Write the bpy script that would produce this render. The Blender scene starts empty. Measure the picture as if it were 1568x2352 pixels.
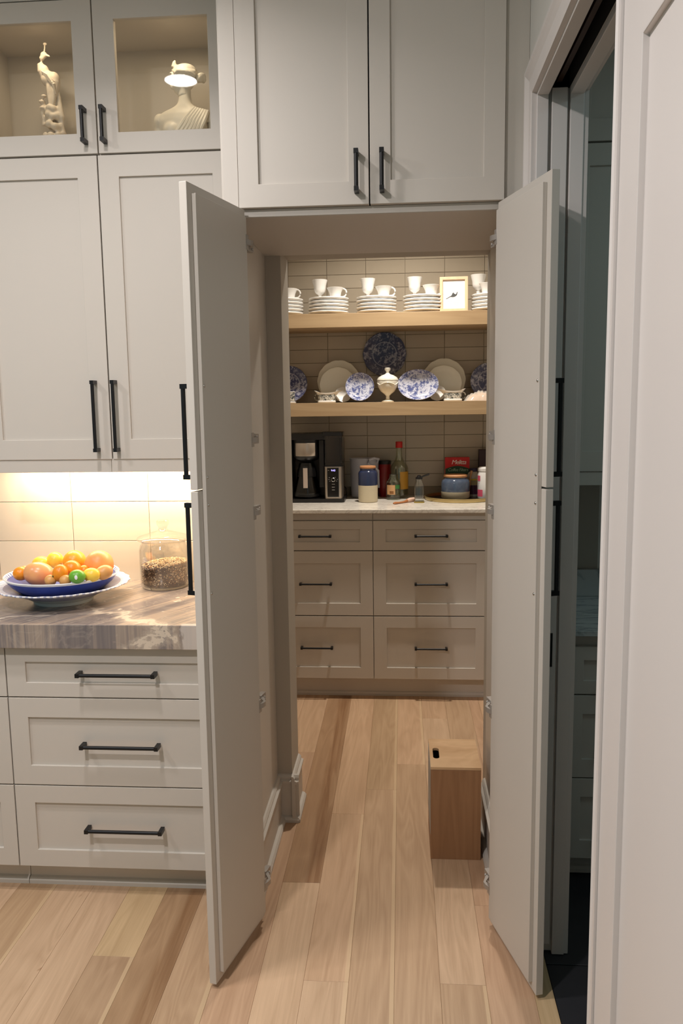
import bpy, bmesh, math, random
from mathutils import Matrix, Vector
random.seed(7)
PI = math.pi
S = bpy.context.scene
COL = S.collection

# ------------------------------------------------------------------ camera
cam = bpy.data.cameras.new('camera'); camo = bpy.data.objects.new('camera', cam); COL.objects.link(camo)
cam.sensor_fit = 'VERTICAL'; cam.sensor_height = 36.0; cam.lens = 1855.45 / 2352 * 36.0
cam.clip_start = 0.02
r_ = Vector((0.99720919, 0.07334029, -0.01396565)); u_ = Vector((0.00405118, 0.13362929, 0.99102311)); f_ = Vector((-0.07454814, 0.98831392, -0.13295924))
M = Matrix((r_, u_, -f_)).transposed().to_4x4(); M.translation = Vector((0.084, -2.2795, 1.5717))
camo.matrix_world = M
S.camera = camo

# ------------------------------------------------------------------ world, lamps, exposure
W = bpy.data.worlds.new('world'); S.world = W; W.use_nodes = True
bg = W.node_tree.nodes['Background']; bg.inputs[0].default_value = (0.62, 0.98, 1.0, 1); bg.inputs[1].default_value = 0.19

def lamp(name, kind, loc, power, col, size=.1, sizey=None, rot=(0, 0, 0), spread=180):
    l = bpy.data.lights.new(name, kind); o = bpy.data.objects.new(name, l); COL.objects.link(o)
    o.location = loc; o.rotation_euler = rot; l.energy = power; l.color = col
    if kind == 'AREA':
        l.shape = 'RECTANGLE' if sizey else 'DISK'; l.size = size; l.spread = math.radians(spread)
        if sizey: l.size_y = sizey
    else:
        l.shadow_soft_size = size
    return o
WARM = (1.0, 0.92, 0.81); LED = (1.0, 0.79, 0.53); NEUT = (1.0, 0.945, 0.925)
lamp('recessed_downlight', 'AREA', (-0.85, -0.575, 2.945), 11.5, NEUT, .135, spread=140)
lamp('recessed_downlight', 'AREA', (-0.95, -1.95, 2.945), 42, NEUT, .135)
lamp('recessed_downlight', 'AREA', (-2.1, -0.9, 2.945), 16, NEUT, .135)
lamp('pantry_downlight', 'AREA', (0.11, 1.66, 2.94), 21, WARM, .10, spread=125)
lamp('under_cabinet_strip', 'AREA', (-0.90, 0.60, 1.383), 9, LED, .92, .02)
lamp('cabinet_puck', 'AREA', (-0.66, 0.44, 2.796), 0.55, LED, .05)
lamp('cabinet_puck', 'AREA', (-1.10, 0.44, 2.796), 0.55, LED, .05)
lamp('side_room_fill', 'AREA', (1.55, -0.6, 2.7), 4.0, (0.62, 0.88, 0.92), .5)  # added cool fill, no real fitting; lifts the dark side room

S.view_settings.view_transform = 'Standard'; S.view_settings.look = 'None'; S.view_settings.gamma = 1.0
S.view_settings.exposure = 0.0
S.view_settings.use_curve_mapping = False
S.cycles.use_denoising = True
S.cycles.max_bounces = 10; S.cycles.transparent_max_bounces = 16
S.cycles.caustics_reflective = False; S.cycles.caustics_refractive = False

# ------------------------------------------------------------------ materials
def L(r, g, b):
    f = lambda c: (c / 255 / 12.92) if c / 255 <= .04045 else ((c / 255 + .055) / 1.055) ** 2.4
    return (f(r), f(g), f(b), 1)
MATS = {}
class NT:
    def __init__(s, name):
        s.m = bpy.data.materials.new(name); s.m.use_nodes = True; s.t = s.m.node_tree
        s.p = s.t.nodes['Principled BSDF']; s.out = s.t.nodes['Material Output']; MATS[name] = s.m
    def n(s, typ, **kw):
        x = s.t.nodes.new(typ)
        for k, v in kw.items():
            if k.startswith('_'): setattr(x, k[1:], v)
            else:
                key = k.replace('__', ' ')
                x.inputs[int(key[1:]) if key[0] == 'i' and key[1:].isdigit() else key].default_value = v
        return x
    def l(s, a, b): s.t.links.new(a, b); return s
    def ramp(s, src, stops, interp='LINEAR'):
        x = s.t.nodes.new('ShaderNodeValToRGB'); x.color_ramp.interpolation = interp
        e = x.color_ramp.elements
        while len(e) < len(stops): e.new(.5)
        for i, (p, c) in enumerate(stops): e[i].position = p; e[i].color = c
        s.l(src, x.inputs[0]); return x.outputs[0]
    def mix(s, fac, a, b, mode='MIX'):
        x = s.t.nodes.new('ShaderNodeMix'); x.data_type = 'RGBA'; x.blend_type = mode
        for i, v in ((0, fac), (6, a), (7, b)):
            if hasattr(v, 'links') or isinstance(v, bpy.types.NodeSocket): s.l(v, x.inputs[i])
            else: x.inputs[i].default_value = v
        return x.outputs[2]
    def math(s, op, a, b=0.0, clamp=False):
        x = s.t.nodes.new('ShaderNodeMath'); x.operation = op; x.use_clamp = clamp
        for i, v in ((0, a), (1, b)):
            if isinstance(v, bpy.types.NodeSocket): s.l(v, x.inputs[i])
            else: x.inputs[i].default_value = v
        return x.outputs[0]
    def coords(s, kind='Object', scale=(1, 1, 1), rot=(0, 0, 0), loc=None):
        tc = s.n('ShaderNodeTexCoord'); mp = s.n('ShaderNodeMapping')
        mp.inputs['Scale'].default_value = scale; mp.inputs['Rotation'].default_value = rot
        s.l(tc.outputs[kind], mp.inputs[0]); return mp.outputs[0]
    def noise(s, vec, scale=5, detail=4, rough=.55, dist=0.0):
        x = s.n('ShaderNodeTexNoise', Scale=scale, Detail=detail, Roughness=rough, Distortion=dist)
        if vec is not None: s.l(vec, x.inputs['Vector'])
        return x.outputs['Fac']
    def bump(s, h, strength=.2, dist=.002):
        b = s.n('ShaderNodeBump', Strength=strength, Distance=dist); s.l(h, b.inputs['Height']); s.l(b.outputs[0], s.p.inputs['Normal'])
    def set(s, **kw):
        for k, v in kw.items():
            i = s.p.inputs[k.replace('_', ' ')]
            if isinstance(v, bpy.types.NodeSocket): s.l(v, i)
            else: i.default_value = v
        return s
def plain(name, c, rough=.5, metal=0.0, spec=.5, coat=0.0, emit=None, estr=0.0):
    t = NT(name); t.set(Base_Color=c, Roughness=rough, Metallic=metal, Specular_IOR_Level=spec, Coat_Weight=coat)
    if emit: t.set(Emission_Color=emit, Emission_Strength=estr)
    return t.m
def paint(name, c, rough=.42, var=.03):
    t = NT(name); v = t.coords(); h = t.noise(v, 900, 2, .5); lo = t.noise(v, 3, 3, .5)
    d = tuple(x * (1 - var) for x in c[:3]) + (1,)
    t.set(Base_Color=t.mix(lo, c, d), Roughness=rough, Specular_IOR_Level=.35); t.bump(h, .06, .0004); return t.m
GREIGE = paint('cabinet_paint', L(205, 198, 189))
PAINT_IN = GREIGE
WHITE_TRIM = paint('trim_paint', L(220, 213, 209), .4)
WALL = paint('wall_paint', L(224, 221, 215), .7)
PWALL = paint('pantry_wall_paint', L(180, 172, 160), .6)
CEIL = paint('ceiling_paint', L(235, 233, 228), .8)
BLACK = plain('black_metal', L(30, 30, 32), .38, .4)
BLACKP = plain('black_plastic', L(16, 15, 16), .3)
DARK = plain('pocket_shade', L(10, 9, 9), .9)  # near-black colour standing in for shade inside the door pocket
NICKEL = plain('nickel_metal', L(200, 196, 190), .25, 1.0)
HINGE = plain('hinge_metal', L(178, 172, 166), .4, .5)
STEEL = plain('steel', L(190, 178, 165), .28, .85)
CERAM = plain('white_ceramic', L(238, 236, 232), .16, 0, .5)
MILK = plain('milk_glass', L(240, 236, 222), .14)
MARBLE = plain('statue_marble', L(236, 230, 218), .45)
CARVED = None
def glass(name, tint=(1, 1, 1, 1), ior=1.45, rough=.02, base=0.0, refl=1.0):
    t = NT(name); tr = t.n('ShaderNodeBsdfTransparent'); tr.inputs[0].default_value = tint
    gl = t.n('ShaderNodeBsdfGlossy', Roughness=rough); fr = t.n('ShaderNodeLayerWeight'); f0 = ((ior - 1) / (ior + 1)) ** 2; fr5 = t.math('ADD', t.math('MULTIPLY', t.math('POWER', fr.outputs['Facing'], 5.0), 1 - f0), f0)
    mx = t.n('ShaderNodeMixShader'); f = t.math('ADD', t.math('MULTIPLY', fr5, refl), base, True)
    t.l(f, mx.inputs[0]); t.l(tr.outputs[0], mx.inputs[1]); t.l(gl.outputs[0], mx.inputs[2]); t.l(mx.outputs[0], t.out.inputs[0]); return t.m
PANE = glass('window_pane_glass', (.97, .97, .95, 1), 1.5)
JARG = glass('jar_glass', (.97, .97, .96, 1), 1.65, .06, .06)
CLEAR = glass('clear_glass', (.93, .94, .92, 1), 1.6, .04, .07)
GREENGL = glass('bottle_glass', (.93, .95, .90, 1), 1.5, .03, .05)
SMOKE = glass('smoked_plastic', (.34, .31, .32, 1), 1.45, .1, .05)
CARAFE_G = glass('carafe_glass', (.45, .40, .35, 1), 1.45, .04, .03)
t = NT('frosted_plastic'); t.set(Base_Color=L(205, 205, 215), Roughness=.35, Alpha=.52); FROST = t.m
t = NT('cling_film'); t.set(Base_Color=L(240, 236, 228), Roughness=.12, Alpha=.45); FILM = t.m

def wood(name, c1, c2, scale=(40, 3, 40), rough=.45, big=6.0):
    t = NT(name); v = t.coords('Object', scale); n1 = t.noise(v, 1.0, 6, .6, .4); v2 = t.coords('Object', tuple(x * .18 for x in scale)); n2 = t.noise(v2, 1.0, 3, .5, 1.2)
    w = t.math('FRACT', t.math('MULTIPLY', n2, big)); tri = t.math('ABSOLUTE', t.math('SUBTRACT', w, .5))
    f = t.math('ADD', t.math('MULTIPLY', n1, .6), t.math('MULTIPLY', tri, .8), True)
    t.set(Base_Color=t.mix(f, c1, c2), Roughness=rough); t.bump(n1, .1, .0006); return t.m
SHELFW = wood('shelf_oak', L(160, 132, 98), L(186, 160, 124), (2.2, 45, 45), .5)
FRAMEW = wood('frame_oak', L(216, 178, 142), L(232, 200, 166), (30, 30, 5), .5)
LIDW = wood('lid_wood', L(190, 134, 88), L(214, 160, 112), (30, 30, 30), .5)
BOXW = wood('box_wood', L(138, 98, 66), L(168, 126, 90), (60, 60, 2.2), .5)
BOXTOP = wood('box_top_wood', L(182, 140, 98), L(224, 188, 146), (10, 22, 10), .5, 5)
CORKW = plain('cork', L(188, 132, 88), .8)

# floor oak: object colour gives each plank its tone, alpha marks a sapwood edge
t = NT('floor_oak'); oi = t.n('ShaderNodeObjectInfo'); tc = t.n('ShaderNodeTexCoord')
off = t.n('ShaderNodeVectorMath', _operation='ADD'); sc = t.n('ShaderNodeVectorMath', _operation='SCALE'); sc.inputs[0].default_value = (13.0, 31.0, 7.0)
t.l(oi.outputs['Random'], sc.inputs['Scale']); t.l(tc.outputs['Object'], off.inputs[0]); t.l(sc.outputs[0], off.inputs[1])
def mp(sx, sy):
    m = t.n('ShaderNodeMapping'); m.inputs['Scale'].default_value = (sx, sy, 1); t.l(off.outputs[0], m.inputs[0]); return m.outputs[0]
fine = t.noise(mp(260, 7), 1, 5, .7); mid = t.noise(mp(45, 1.6), 1, 4, .6, .6); ring = t.noise(mp(9, .9), 1, 2, .5, .8)
band = t.math('ABSOLUTE', t.math('SUBTRACT', t.math('FRACT', t.math('MULTIPLY', ring, 9.0)), .5))
knot = t.noise(mp(22, 9), 1, 2, .5, .3)
g = t.math('ADD', t.math('MULTIPLY', fine, .35), t.math('ADD', t.math('MULTIPLY', mid, .45), t.math('MULTIPLY', band, .35)))
tone = t.ramp(g, [(.30, (.80, .76, .72, 1)), (.75, (1.10, 1.11, 1.12, 1))])
base = t.mix(1.0, oi.outputs['Color'], tone, 'MULTIPLY')
dk = t.ramp(knot, [(.74, (1, 1, 1, 1)), (.80, (.62, .52, .44, 1))])
base = t.mix(1.0, base, dk, 'MULTIPLY')
sx = t.n('ShaderNodeSeparateXYZ'); t.l(tc.outputs['Object'], sx.inputs[0])
heart = t.ramp(mid, [(.30, (.86, .80, .74, 1)), (.62, (.56, .46, .38, 1))])
isheart = t.math('LESS_THAN', oi.outputs['Alpha'], .4)
hx = t.math('ADD', sx.outputs[0], t.math('MULTIPLY', t.math('SUBTRACT', ring, .5), .10)); hband = t.ramp(hx, [(0.0, (.5, .5, .5, 1)), (.012, (1, 1, 1, 1)), (.05, (1, 1, 1, 1)), (.07, (.4, .4, .4, 1))])
base = t.mix(t.math('MULTIPLY', isheart, hband), base, t.mix(1.0, base, heart, 'MULTIPLY'))
wob = t.math('MULTIPLY', t.noise(mp(3, 2.2), 1, 1, .5), .012)
edge = t.math('GREATER_THAN', sx.outputs[0], t.math('SUBTRACT', .0565, wob))
edge = t.math('MULTIPLY', edge, t.math('MULTIPLY', t.math('GREATER_THAN', oi.outputs['Alpha'], .4), t.math('LESS_THAN', oi.outputs['Alpha'], .7)))
base = t.mix(t.math('MULTIPLY', edge, .5), base, L(220, 192, 154))
t.set(Base_Color=base, Roughness=.42, Specular_IOR_Level=.4); t.bump(fine, .12, .0005); FLOORW = t.m
t = NT('dark_tile'); v = t.coords(); n = t.noise(v, 7, 5, .6); t.set(Base_Color=t.mix(n, L(30, 30, 34), L(44, 43, 47)), Roughness=.5); DTILE = t.m
GROUT = plain('grout', L(150, 139, 122), .9)
DGROUT = plain('dark_grout', L(70, 70, 72), .9)
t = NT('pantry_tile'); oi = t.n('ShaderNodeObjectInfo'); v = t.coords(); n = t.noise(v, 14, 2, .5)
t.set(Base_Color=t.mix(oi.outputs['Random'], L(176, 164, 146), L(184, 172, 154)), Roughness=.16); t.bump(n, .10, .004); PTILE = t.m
t = NT('kitchen_tile'); oi = t.n('ShaderNodeObjectInfo'); v = t.coords(); n = t.noise(v, 9, 2, .5)
t.set(Base_Color=t.mix(oi.outputs['Random'], L(216, 203, 186), L(222, 210, 194)), Roughness=.14); t.bump(n, .10, .004); KTILE = t.m

# streaked quartzite: layers stand upright and run diagonally across the top
t = NT('quartzite'); v = t.coords('Object', (1, 1, 1), (0, 0, math.radians(-60)))
m = t.n('ShaderNodeMapping'); m.inputs['Scale'].default_value = (1.2, 30, .6); t.l(v, m.inputs[0]); n1 = t.noise(m.outputs[0], 1, 6, .65, .5)
m2 = t.n('ShaderNodeMapping'); m2.inputs['Scale'].default_value = (.5, 7, .25); t.l(v, m2.inputs[0]); n2 = t.noise(m2.outputs[0], 1, 3, .5, .8)
g = t.math('ADD', t.math('MULTIPLY', n1, .55), t.math('MULTIPLY', n2, .45))
c = t.ramp(g, [(.34, L(108, 102, 104)), (.45, L(134, 124, 120)), (.52, L(168, 152, 138)), (.58, L(122, 114, 114)), (.68, L(186, 172, 158))])
vn = t.noise(t.coords('Object', (5, 7, 4)), 1, 5, .6, 1.4); vein = t.ramp(t.math('ABSOLUTE', t.math('SUBTRACT', vn, .5)), [(.0, (1, 1, 1, 1)), (.012, (.5, .5, .5, 1)), (.03, (0, 0, 0, 1))])
pt = t.ramp(t.noise(t.coords('Object', (3.3, 4.2, 3)), 1, 5, .62, 1.2), [(.64, (0, 0, 0, 1)), (.66, (1, 1, 1, 1))])
c = t.mix(t.math('MULTIPLY', vein, .12), c, L(226, 212, 194)); c = t.mix(t.math('MULTIPLY', pt, .85), c, L(222, 208, 192))
sp = t.n('ShaderNodeSeparateXYZ'); tc2 = t.n('ShaderNodeTexCoord'); t.l(tc2.outputs['Object'], sp.inputs[0])
wv = t.math('MULTIPLY', t.math('SUBTRACT', t.noise(t.coords('Object', (6, 6, 6)), 1, 5, .65, .8), .5), .34)
d1 = t.math('ADD', t.math('ADD', t.math('MULTIPLY', sp.outputs[0], .62), t.math('MULTIPLY', sp.outputs[1], .78)), .375)     # one broad cream vein across the slab
v1 = t.ramp(t.math('ABSOLUTE', t.math('ADD', d1, wv)), [(.008, (1, 1, 1, 1)), (.014, (.35, .35, .35, 1)), (.04, (0, 0, 0, 1))])
c = t.mix(t.math('MULTIPLY', v1, .8), c, L(224, 208, 188))
v2 = t.ramp(t.math('ADD', t.math('ADD', sp.outputs[0], .59), t.math('MULTIPLY', wv, .35)), [(.0, (0, 0, 0, 1)), (.006, (1, 1, 1, 1))])
c = t.mix(t.math('MULTIPLY', v2, t.math('MULTIPLY', t.math('LESS_THAN', sp.outputs[1], .075), .8)), c, L(206, 196, 188))
t.set(Base_Color=c, Roughness=.22); STONE = t.m
def marble(name, c1, c2, sc=(7, 14, 7)):
    t = NT(name); n = t.noise(t.coords('Object', sc), 1, 6, .62, 1.5); v = t.ramp(t.math('ABSOLUTE', t.math('SUBTRACT', n, .5)), [(0, c2), (.05, c1)])
    t.set(Base_Color=v, Roughness=.2); return t.m
PMARBLE = marble('pantry_marble', L(232, 226, 216), L(206, 198, 188))
SMARBLE = marble('side_marble', L(196, 200, 200), L(150, 156, 158), (2, 6, 3))
def transfer(name, white, blue, sc=60, rim=.5, dens=.5):
    """printed earthenware: object space, disc in xy, unit radius 1"""
    t = NT(name); tc = t.n('ShaderNodeTexCoord'); ln = t.n('ShaderNodeVectorMath', _operation='LENGTH')
    sp = t.n('ShaderNodeSeparateXYZ'); t.l(tc.outputs['Object'], sp.inputs[0]); cb = t.n('ShaderNodeCombineXYZ'); t.l(sp.outputs[0], cb.inputs[0]); t.l(sp.outputs[1], cb.inputs[1])
    t.l(cb.outputs[0], ln.inputs[0]); r = ln.outputs['Value']
    n = t.noise(tc.outputs['Object'], sc, 5, .65, .6); m2 = t.noise(tc.outputs['Object'], sc * .35, 3, .6, .5)
    k = t.math('ADD', t.math('MULTIPLY', n, .6), t.math('MULTIPLY', m2, .4))
    mask = t.ramp(k, [(dens - .05, (1, 1, 1, 1)), (dens + .05, (0.12, .12, .12, 1))])
    c = t.mix(mask, white, blue)
    ringm = t.ramp(t.math('ABSOLUTE', t.math('SUBTRACT', r, rim)), [(.002, (1, 1, 1, 1)), (.0035, (0, 0, 0, 1))])
    c = t.mix(t.math('MULTIPLY', ringm, .8), c, white)
    t.set(Base_Color=c, Roughness=.15); return t.m
BLUE = L(40, 52, 110); BLUED = L(38, 42, 74)
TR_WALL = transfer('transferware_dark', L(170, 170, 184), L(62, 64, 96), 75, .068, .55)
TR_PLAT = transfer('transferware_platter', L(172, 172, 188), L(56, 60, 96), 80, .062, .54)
TR_BOWL = transfer('transferware_bowl', L(214, 217, 230), L(88, 98, 148), 95, .048, .50)
TR_OVAL = transfer('transferware_oval', L(214, 217, 230), L(88, 98, 148), 80, .066, .50)
TR_CREAM = transfer('transferware_black', L(226, 224, 216), L(44, 56, 60), 130, 9, .5)
t = NT('cobalt_glaze'); n = t.noise(t.coords('Object', (14, 14, 22)), 1, 4, .6); t.set(Base_Color=t.mix(n, L(32, 48, 124), L(66, 88, 168)), Roughness=.18); COBALT = t.m
t = NT('bowl_inside'); tc = t.n('ShaderNodeTexCoord'); sp = t.n('ShaderNodeSeparateXYZ'); t.l(tc.outputs['Object'], sp.inputs[0])
a = t.math('ARCTAN2', sp.outputs[1], sp.outputs[0]); s_ = t.math('SINE', t.math('MULTIPLY', a, 64)); t.set(Base_Color=t.mix(t.math('GREATER_THAN', s_, .25), L(240, 240, 242), L(70, 84, 150)), Roughness=.18); STRIPE = t.m
t = NT('plate_glaze'); tc = t.n('ShaderNodeTexCoord'); sp = t.n('ShaderNodeSeparateXYZ'); t.l(tc.outputs['Object'], sp.inputs[0])
a = t.math('ARCTAN2', sp.outputs[1], sp.outputs[0]); s_ = t.math('GREATER_THAN', t.math('SINE', t.math('MULTIPLY', a, 70)), .1)
rr = t.math('SQRT', t.math('ADD', t.math('MULTIPLY', sp.outputs[0], sp.outputs[0]), t.math('MULTIPLY', sp.outputs[1], sp.outputs[1])))
inb = t.math('LESS_THAN', rr, .192); top = t.math('GREATER_THAN', sp.outputs[2], .026)
c = t.mix(s_, L(240, 240, 244), L(176, 180, 208)); c = t.mix(inb, c, L(150, 150, 178)); t.set(Base_Color=t.mix(top, L(214, 222, 222), c), Roughness=.2); PLATEG = t.m
t = NT('crock_blue'); n = t.noise(t.coords('Object', (26, 26, 20)), 1, 4, .6); t.set(Base_Color=t.mix(n, L(52, 64, 88), L(98, 112, 132)), Roughness=.12, Coat_Weight=.3); CROCKB = t.m
t = NT('canister_blue'); n = t.noise(t.coords('Object', (20, 20, 14)), 1, 4, .6); t.set(Base_Color=t.mix(n, L(34, 42, 70), L(50, 60, 90)), Roughness=.14, Coat_Weight=.3); CANB = t.m
t = NT('stoneware_cream'); n = t.noise(t.coords('Object', (300, 300, 300)), 1, 2, .6); t.set(Base_Color=t.mix(n, L(206, 194, 166), L(190, 178, 152)), Roughness=.6); CREAM = t.m
def fruit(name, c1, c2, rough=.35, bump=.3, sc=220):
    t = NT(name); v = t.coords(); n = t.noise(v, 18, 3, .5, .5); h = t.noise(v, sc, 2, .5); t.set(Base_Color=t.mix(n, c1, c2), Roughness=rough, Subsurface_Weight=.05); t.bump(h, bump, .0008); return t.m
ORANGE = fruit('orange_peel', L(242, 150, 28), L(250, 176, 50)); TANG = fruit('tangerine_peel', L(234, 128, 16), L(246, 160, 40)); YEL = fruit('lemon_peel', L(250, 200, 50), L(252, 216, 90))
GRAPE = fruit('grapefruit_peel', L(240, 120, 64), L(252, 186, 110), .4, .2, 120); MANGO = fruit('mango_skin', L(240, 190, 120), L(226, 128, 92), .3, .05); LIME = fruit('lime_peel', L(84, 160, 40), L(120, 180, 60)); PEAR = fruit('pear_skin', L(226, 170, 90), L(204, 150, 96), .4, .1)
RED = plain('red_print', L(196, 20, 22), .45); REDCAN = plain('red_enamel', L(126, 12, 12), .35); GREENP = plain('green_print', L(18, 62, 36), .45); WPRINT = plain('white_print', L(236, 230, 224), .5); CAPRED = plain('red_cap', L(190, 34, 30), .4)
AMBER = plain('amber_label', L(196, 146, 52), .5); PEACH = plain('peach_label', L(206, 160, 112), .6); LABELBR = plain('brown_print', L(138, 92, 48), .6); LABELGR = plain('green_label', L(60, 120, 60), .5)
GOLD = plain('gold_tray_metal', L(190, 168, 116), .3, .6); TRAYIN = plain('dark_tray_lacquer', L(34, 26, 18), .3); PURPLE = plain('purple_label', L(74, 22, 60), .45); YELP = plain('yellow_print', L(226, 196, 40), .5)
MAROON = plain('maroon_box_card', L(50, 26, 32), .5); NAVYP = plain('navy_card', L(50, 40, 70), .5); WPLAST = plain('white_plastic', L(238, 236, 236), .3); PINKP = plain('pink_print', L(206, 84, 110), .5); GREYP = plain('grey_print', L(176, 172, 178), .5); PAPER = plain('paper', L(248, 244, 240), .6)
BIRD = plain('bird_ink', L(70, 72, 74), .6); PINKW = plain('pink_wash', L(250, 222, 226), .6); LILAC = plain('lilac_wash', L(236, 228, 242), .6); TEXTG = plain('faint_ink', L(226, 216, 212), .6); BRUSHW = plain('brush_wood', L(176, 112, 66), .5); BRISTLE = plain('brush_bristle', L(222, 186, 164), .8)
DISP = plain('display_digits', L(150, 140, 255), .4, emit=L(176, 164, 255), estr=3.0); PANELB = plain('panel_black', L(8, 8, 9), .15); GREYMARK = plain('grey_mark', L(150, 146, 142), .5); GREYPANEL = plain('grey_panel', L(168, 166, 160), .5); TRACK = plain('track_wood', L(64, 46, 34), .6)
STICK = plain('fruit_sticker', L(240, 236, 240), .4); STEMG = plain('stem_green', L(80, 90, 30), .7)
t = NT('granola'); oi = t.n('ShaderNodeObjectInfo'); at = t.n('ShaderNodeAttribute', _attribute_name='tone'); c = t.ramp(at.outputs['Fac'], [(0, L(60, 38, 22)), (.3, L(110, 74, 44)), (.6, L(168, 122, 76)), (.85, L(222, 188, 140)), (1, L(240, 222, 190))]); t.set(Base_Color=c, Roughness=.7); GRAN = t.m
t = NT('carved_stone'); n = t.noise(t.coords('Object', (60, 60, 60)), 1, 3, .6); t.set(Base_Color=t.mix(n, L(236, 226, 212), L(206, 190, 170)), Roughness=.6); CARVED = t.m

# ------------------------------------------------------------------ mesh helper
class MB:
    def __init__(s): s.v = []; s.f = []; s.m = []; s.sm = []
    def add(s, vs, fs, mi=0, smooth=False, xf=None):
        b = len(s.v)
        for p in vs:
            p = Vector(p); s.v.append(tuple(xf @ p) if xf else tuple(p))
        for f in fs: s.f.append([b + i for i in f]); s.m.append(mi); s.sm.append(smooth)
        return s
    def box(s, x0, x1, y0, y1, z0, z1, mi=0, xf=None):
        return s.add([(x0, y0, z0), (x1, y0, z0), (x1, y1, z0), (x0, y1, z0), (x0, y0, z1), (x1, y0, z1), (x1, y1, z1), (x0, y1, z1)],
                     [(0, 3, 2, 1), (4, 5, 6, 7), (0, 1, 5, 4), (1, 2, 6, 5), (2, 3, 7, 6), (3, 0, 4, 7)], mi, False, xf)
    def cbox(s, x0, x1, y0, y1, z0, z1, c, face='z', mi=0):
        """box whose outer face (+z or -y) has a chamfered rim"""
        if face == 'z':
            v = [(x0, y0, z0), (x1, y0, z0), (x1, y1, z0), (x0, y1, z0), (x0, y0, z1 - c), (x1, y0, z1 - c), (x1, y1, z1 - c), (x0, y1, z1 - c),
                 (x0 + c, y0 + c, z1), (x1 - c, y0 + c, z1), (x1 - c, y1 - c, z1), (x0 + c, y1 - c, z1)]
        else:
            v = [(x0, y1, z1), (x1, y1, z1), (x1, y1, z0), (x0, y1, z0), (x0, y0 + c, z1), (x1, y0 + c, z1), (x1, y0 + c, z0), (x0, y0 + c, z0),
                 (x0 + c, y0, z1 - c), (x1 - c, y0, z1 - c), (x1 - c, y0, z0 + c), (x0 + c, y0, z0 + c)]
        return s.add(v, [(0, 3, 2, 1)] + [(i, (i + 1) % 4, 4 + (i + 1) % 4, 4 + i) for i in range(4)] + [(4 + i, 4 + (i + 1) % 4, 8 + (i + 1) % 4, 8 + i) for i in range(4)] + [(8, 9, 10, 11)], mi)
    def prism(s, poly, axis, a, b, mi=0, xf=None, smooth=False):
        """poly of 2-d points swept along axis: x -> (y,z), y -> (x,z), z -> (x,y)"""
        n = len(poly); put = {'x': lambda p, t: (t, p[0], p[1]), 'y': lambda p, t: (p[0], t, p[1]), 'z': lambda p, t: (p[0], p[1], t)}[axis]
        v = [put(p, a) for p in poly] + [put(p, b) for p in poly]
        s.add(v, [tuple(range(n - 1, -1, -1)), tuple(range(n, 2 * n))], mi, False, xf)
        return s.add(v, [(i, (i + 1) % n, n + (i + 1) % n, n + i) for i in range(n)], mi, smooth, xf)
    def lathe(s, prof, seg=32, c=(0, 0, 0), mi=0, ex=1.0, ey=1.0, wave=None, xf=None, a0=0, a1=2 * PI):
        vs = []; rings = []
        full = abs(a1 - a0 - 2 * PI) < 1e-6; cnt = seg if full else seg + 1
        for r, z in prof:
            if r < 1e-6: rings.append([len(vs)]); vs.append((c[0], c[1], c[2] + z)); continue
            row = []
            for i in range(cnt):
                a = a0 + (a1 - a0) * i / seg; k = r * (wave(a, r) if wave else 1.0); row.append(len(vs)); vs.append((c[0] + k * ex * math.cos(a), c[1] + k * ey * math.sin(a), c[2] + z))
            rings.append(row)
        fs = []
        for A, B in zip(rings, rings[1:]):
            if len(A) == 1 and len(B) == 1: continue
            for i in range(seg):
                j = (i + 1) % cnt
                if len(A) == 1: fs.append((A[0], B[j], B[i]))
                elif len(B) == 1: fs.append((A[i], A[j], B[0]))
                else: fs.append((A[i], A[j], B[j], B[i]))
        return s.add(vs, fs, mi, True, xf)
    def tube(s, pts, rad, seg=10, mi=0, xf=None):
        P = [Vector(p) for p in pts]; n = len(P); rs = rad if isinstance(rad, (list, tuple)) else [rad] * n; vs = []
        up = Vector((0, 0, 1))
        for i, p in enumerate(P):
            d = (P[min(i + 1, n - 1)] - P[max(i - 1, 0)]).normalized(); a = d.cross(up)
            if a.length < 1e-3: a = d.cross(Vector((1, 0, 0)))
            a.normalize(); b = d.cross(a)
            for k in range(seg):
                t = 2 * PI * k / seg; vs.append(p + rs[i] * (a * math.cos(t) + b * math.sin(t)))
        fs = [(i * seg + k, i * seg + (k + 1) % seg, (i + 1) * seg + (k + 1) % seg, (i + 1) * seg + k) for i in range(n - 1) for k in range(seg)]
        fs += [tuple(range(seg - 1, -1, -1)), tuple((n - 1) * seg + k for k in range(seg))]
        return s.add(vs, fs, mi, True, xf)
    def ell(s, c, r, seg=16, rings=10, mi=0, xf=None):
        prof = [(math.sin(PI * i / rings), -math.cos(PI * i / rings)) for i in range(rings + 1)]
        prof[0] = (0, -1); prof[-1] = (0, 1); vs = MB().lathe(prof, seg)
        return s.add([(c[0] + p[0] * r[0], c[1] + p[1] * r[1], c[2] + p[2] * r[2]) for p in vs.v], vs.f, mi, True, xf)
    def mesh(s, name, mats, bevel=0):
        me = bpy.data.meshes.new(name); me.from_pydata(s.v, [], s.f)
        for m in (mats if isinstance(mats, (list, tuple)) else [mats]): me.materials.append(m)
        for p, mi, sm in zip(me.polygons, s.m, s.sm): p.material_index = mi; p.use_smooth = sm
        bm = bmesh.new(); bm.from_mesh(me); bmesh.ops.recalc_face_normals(bm, faces=bm.faces); bm.to_mesh(me); bm.free()
        if any(s.sm): me.set_sharp_from_angle(angle=math.radians(42))
        return me

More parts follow.
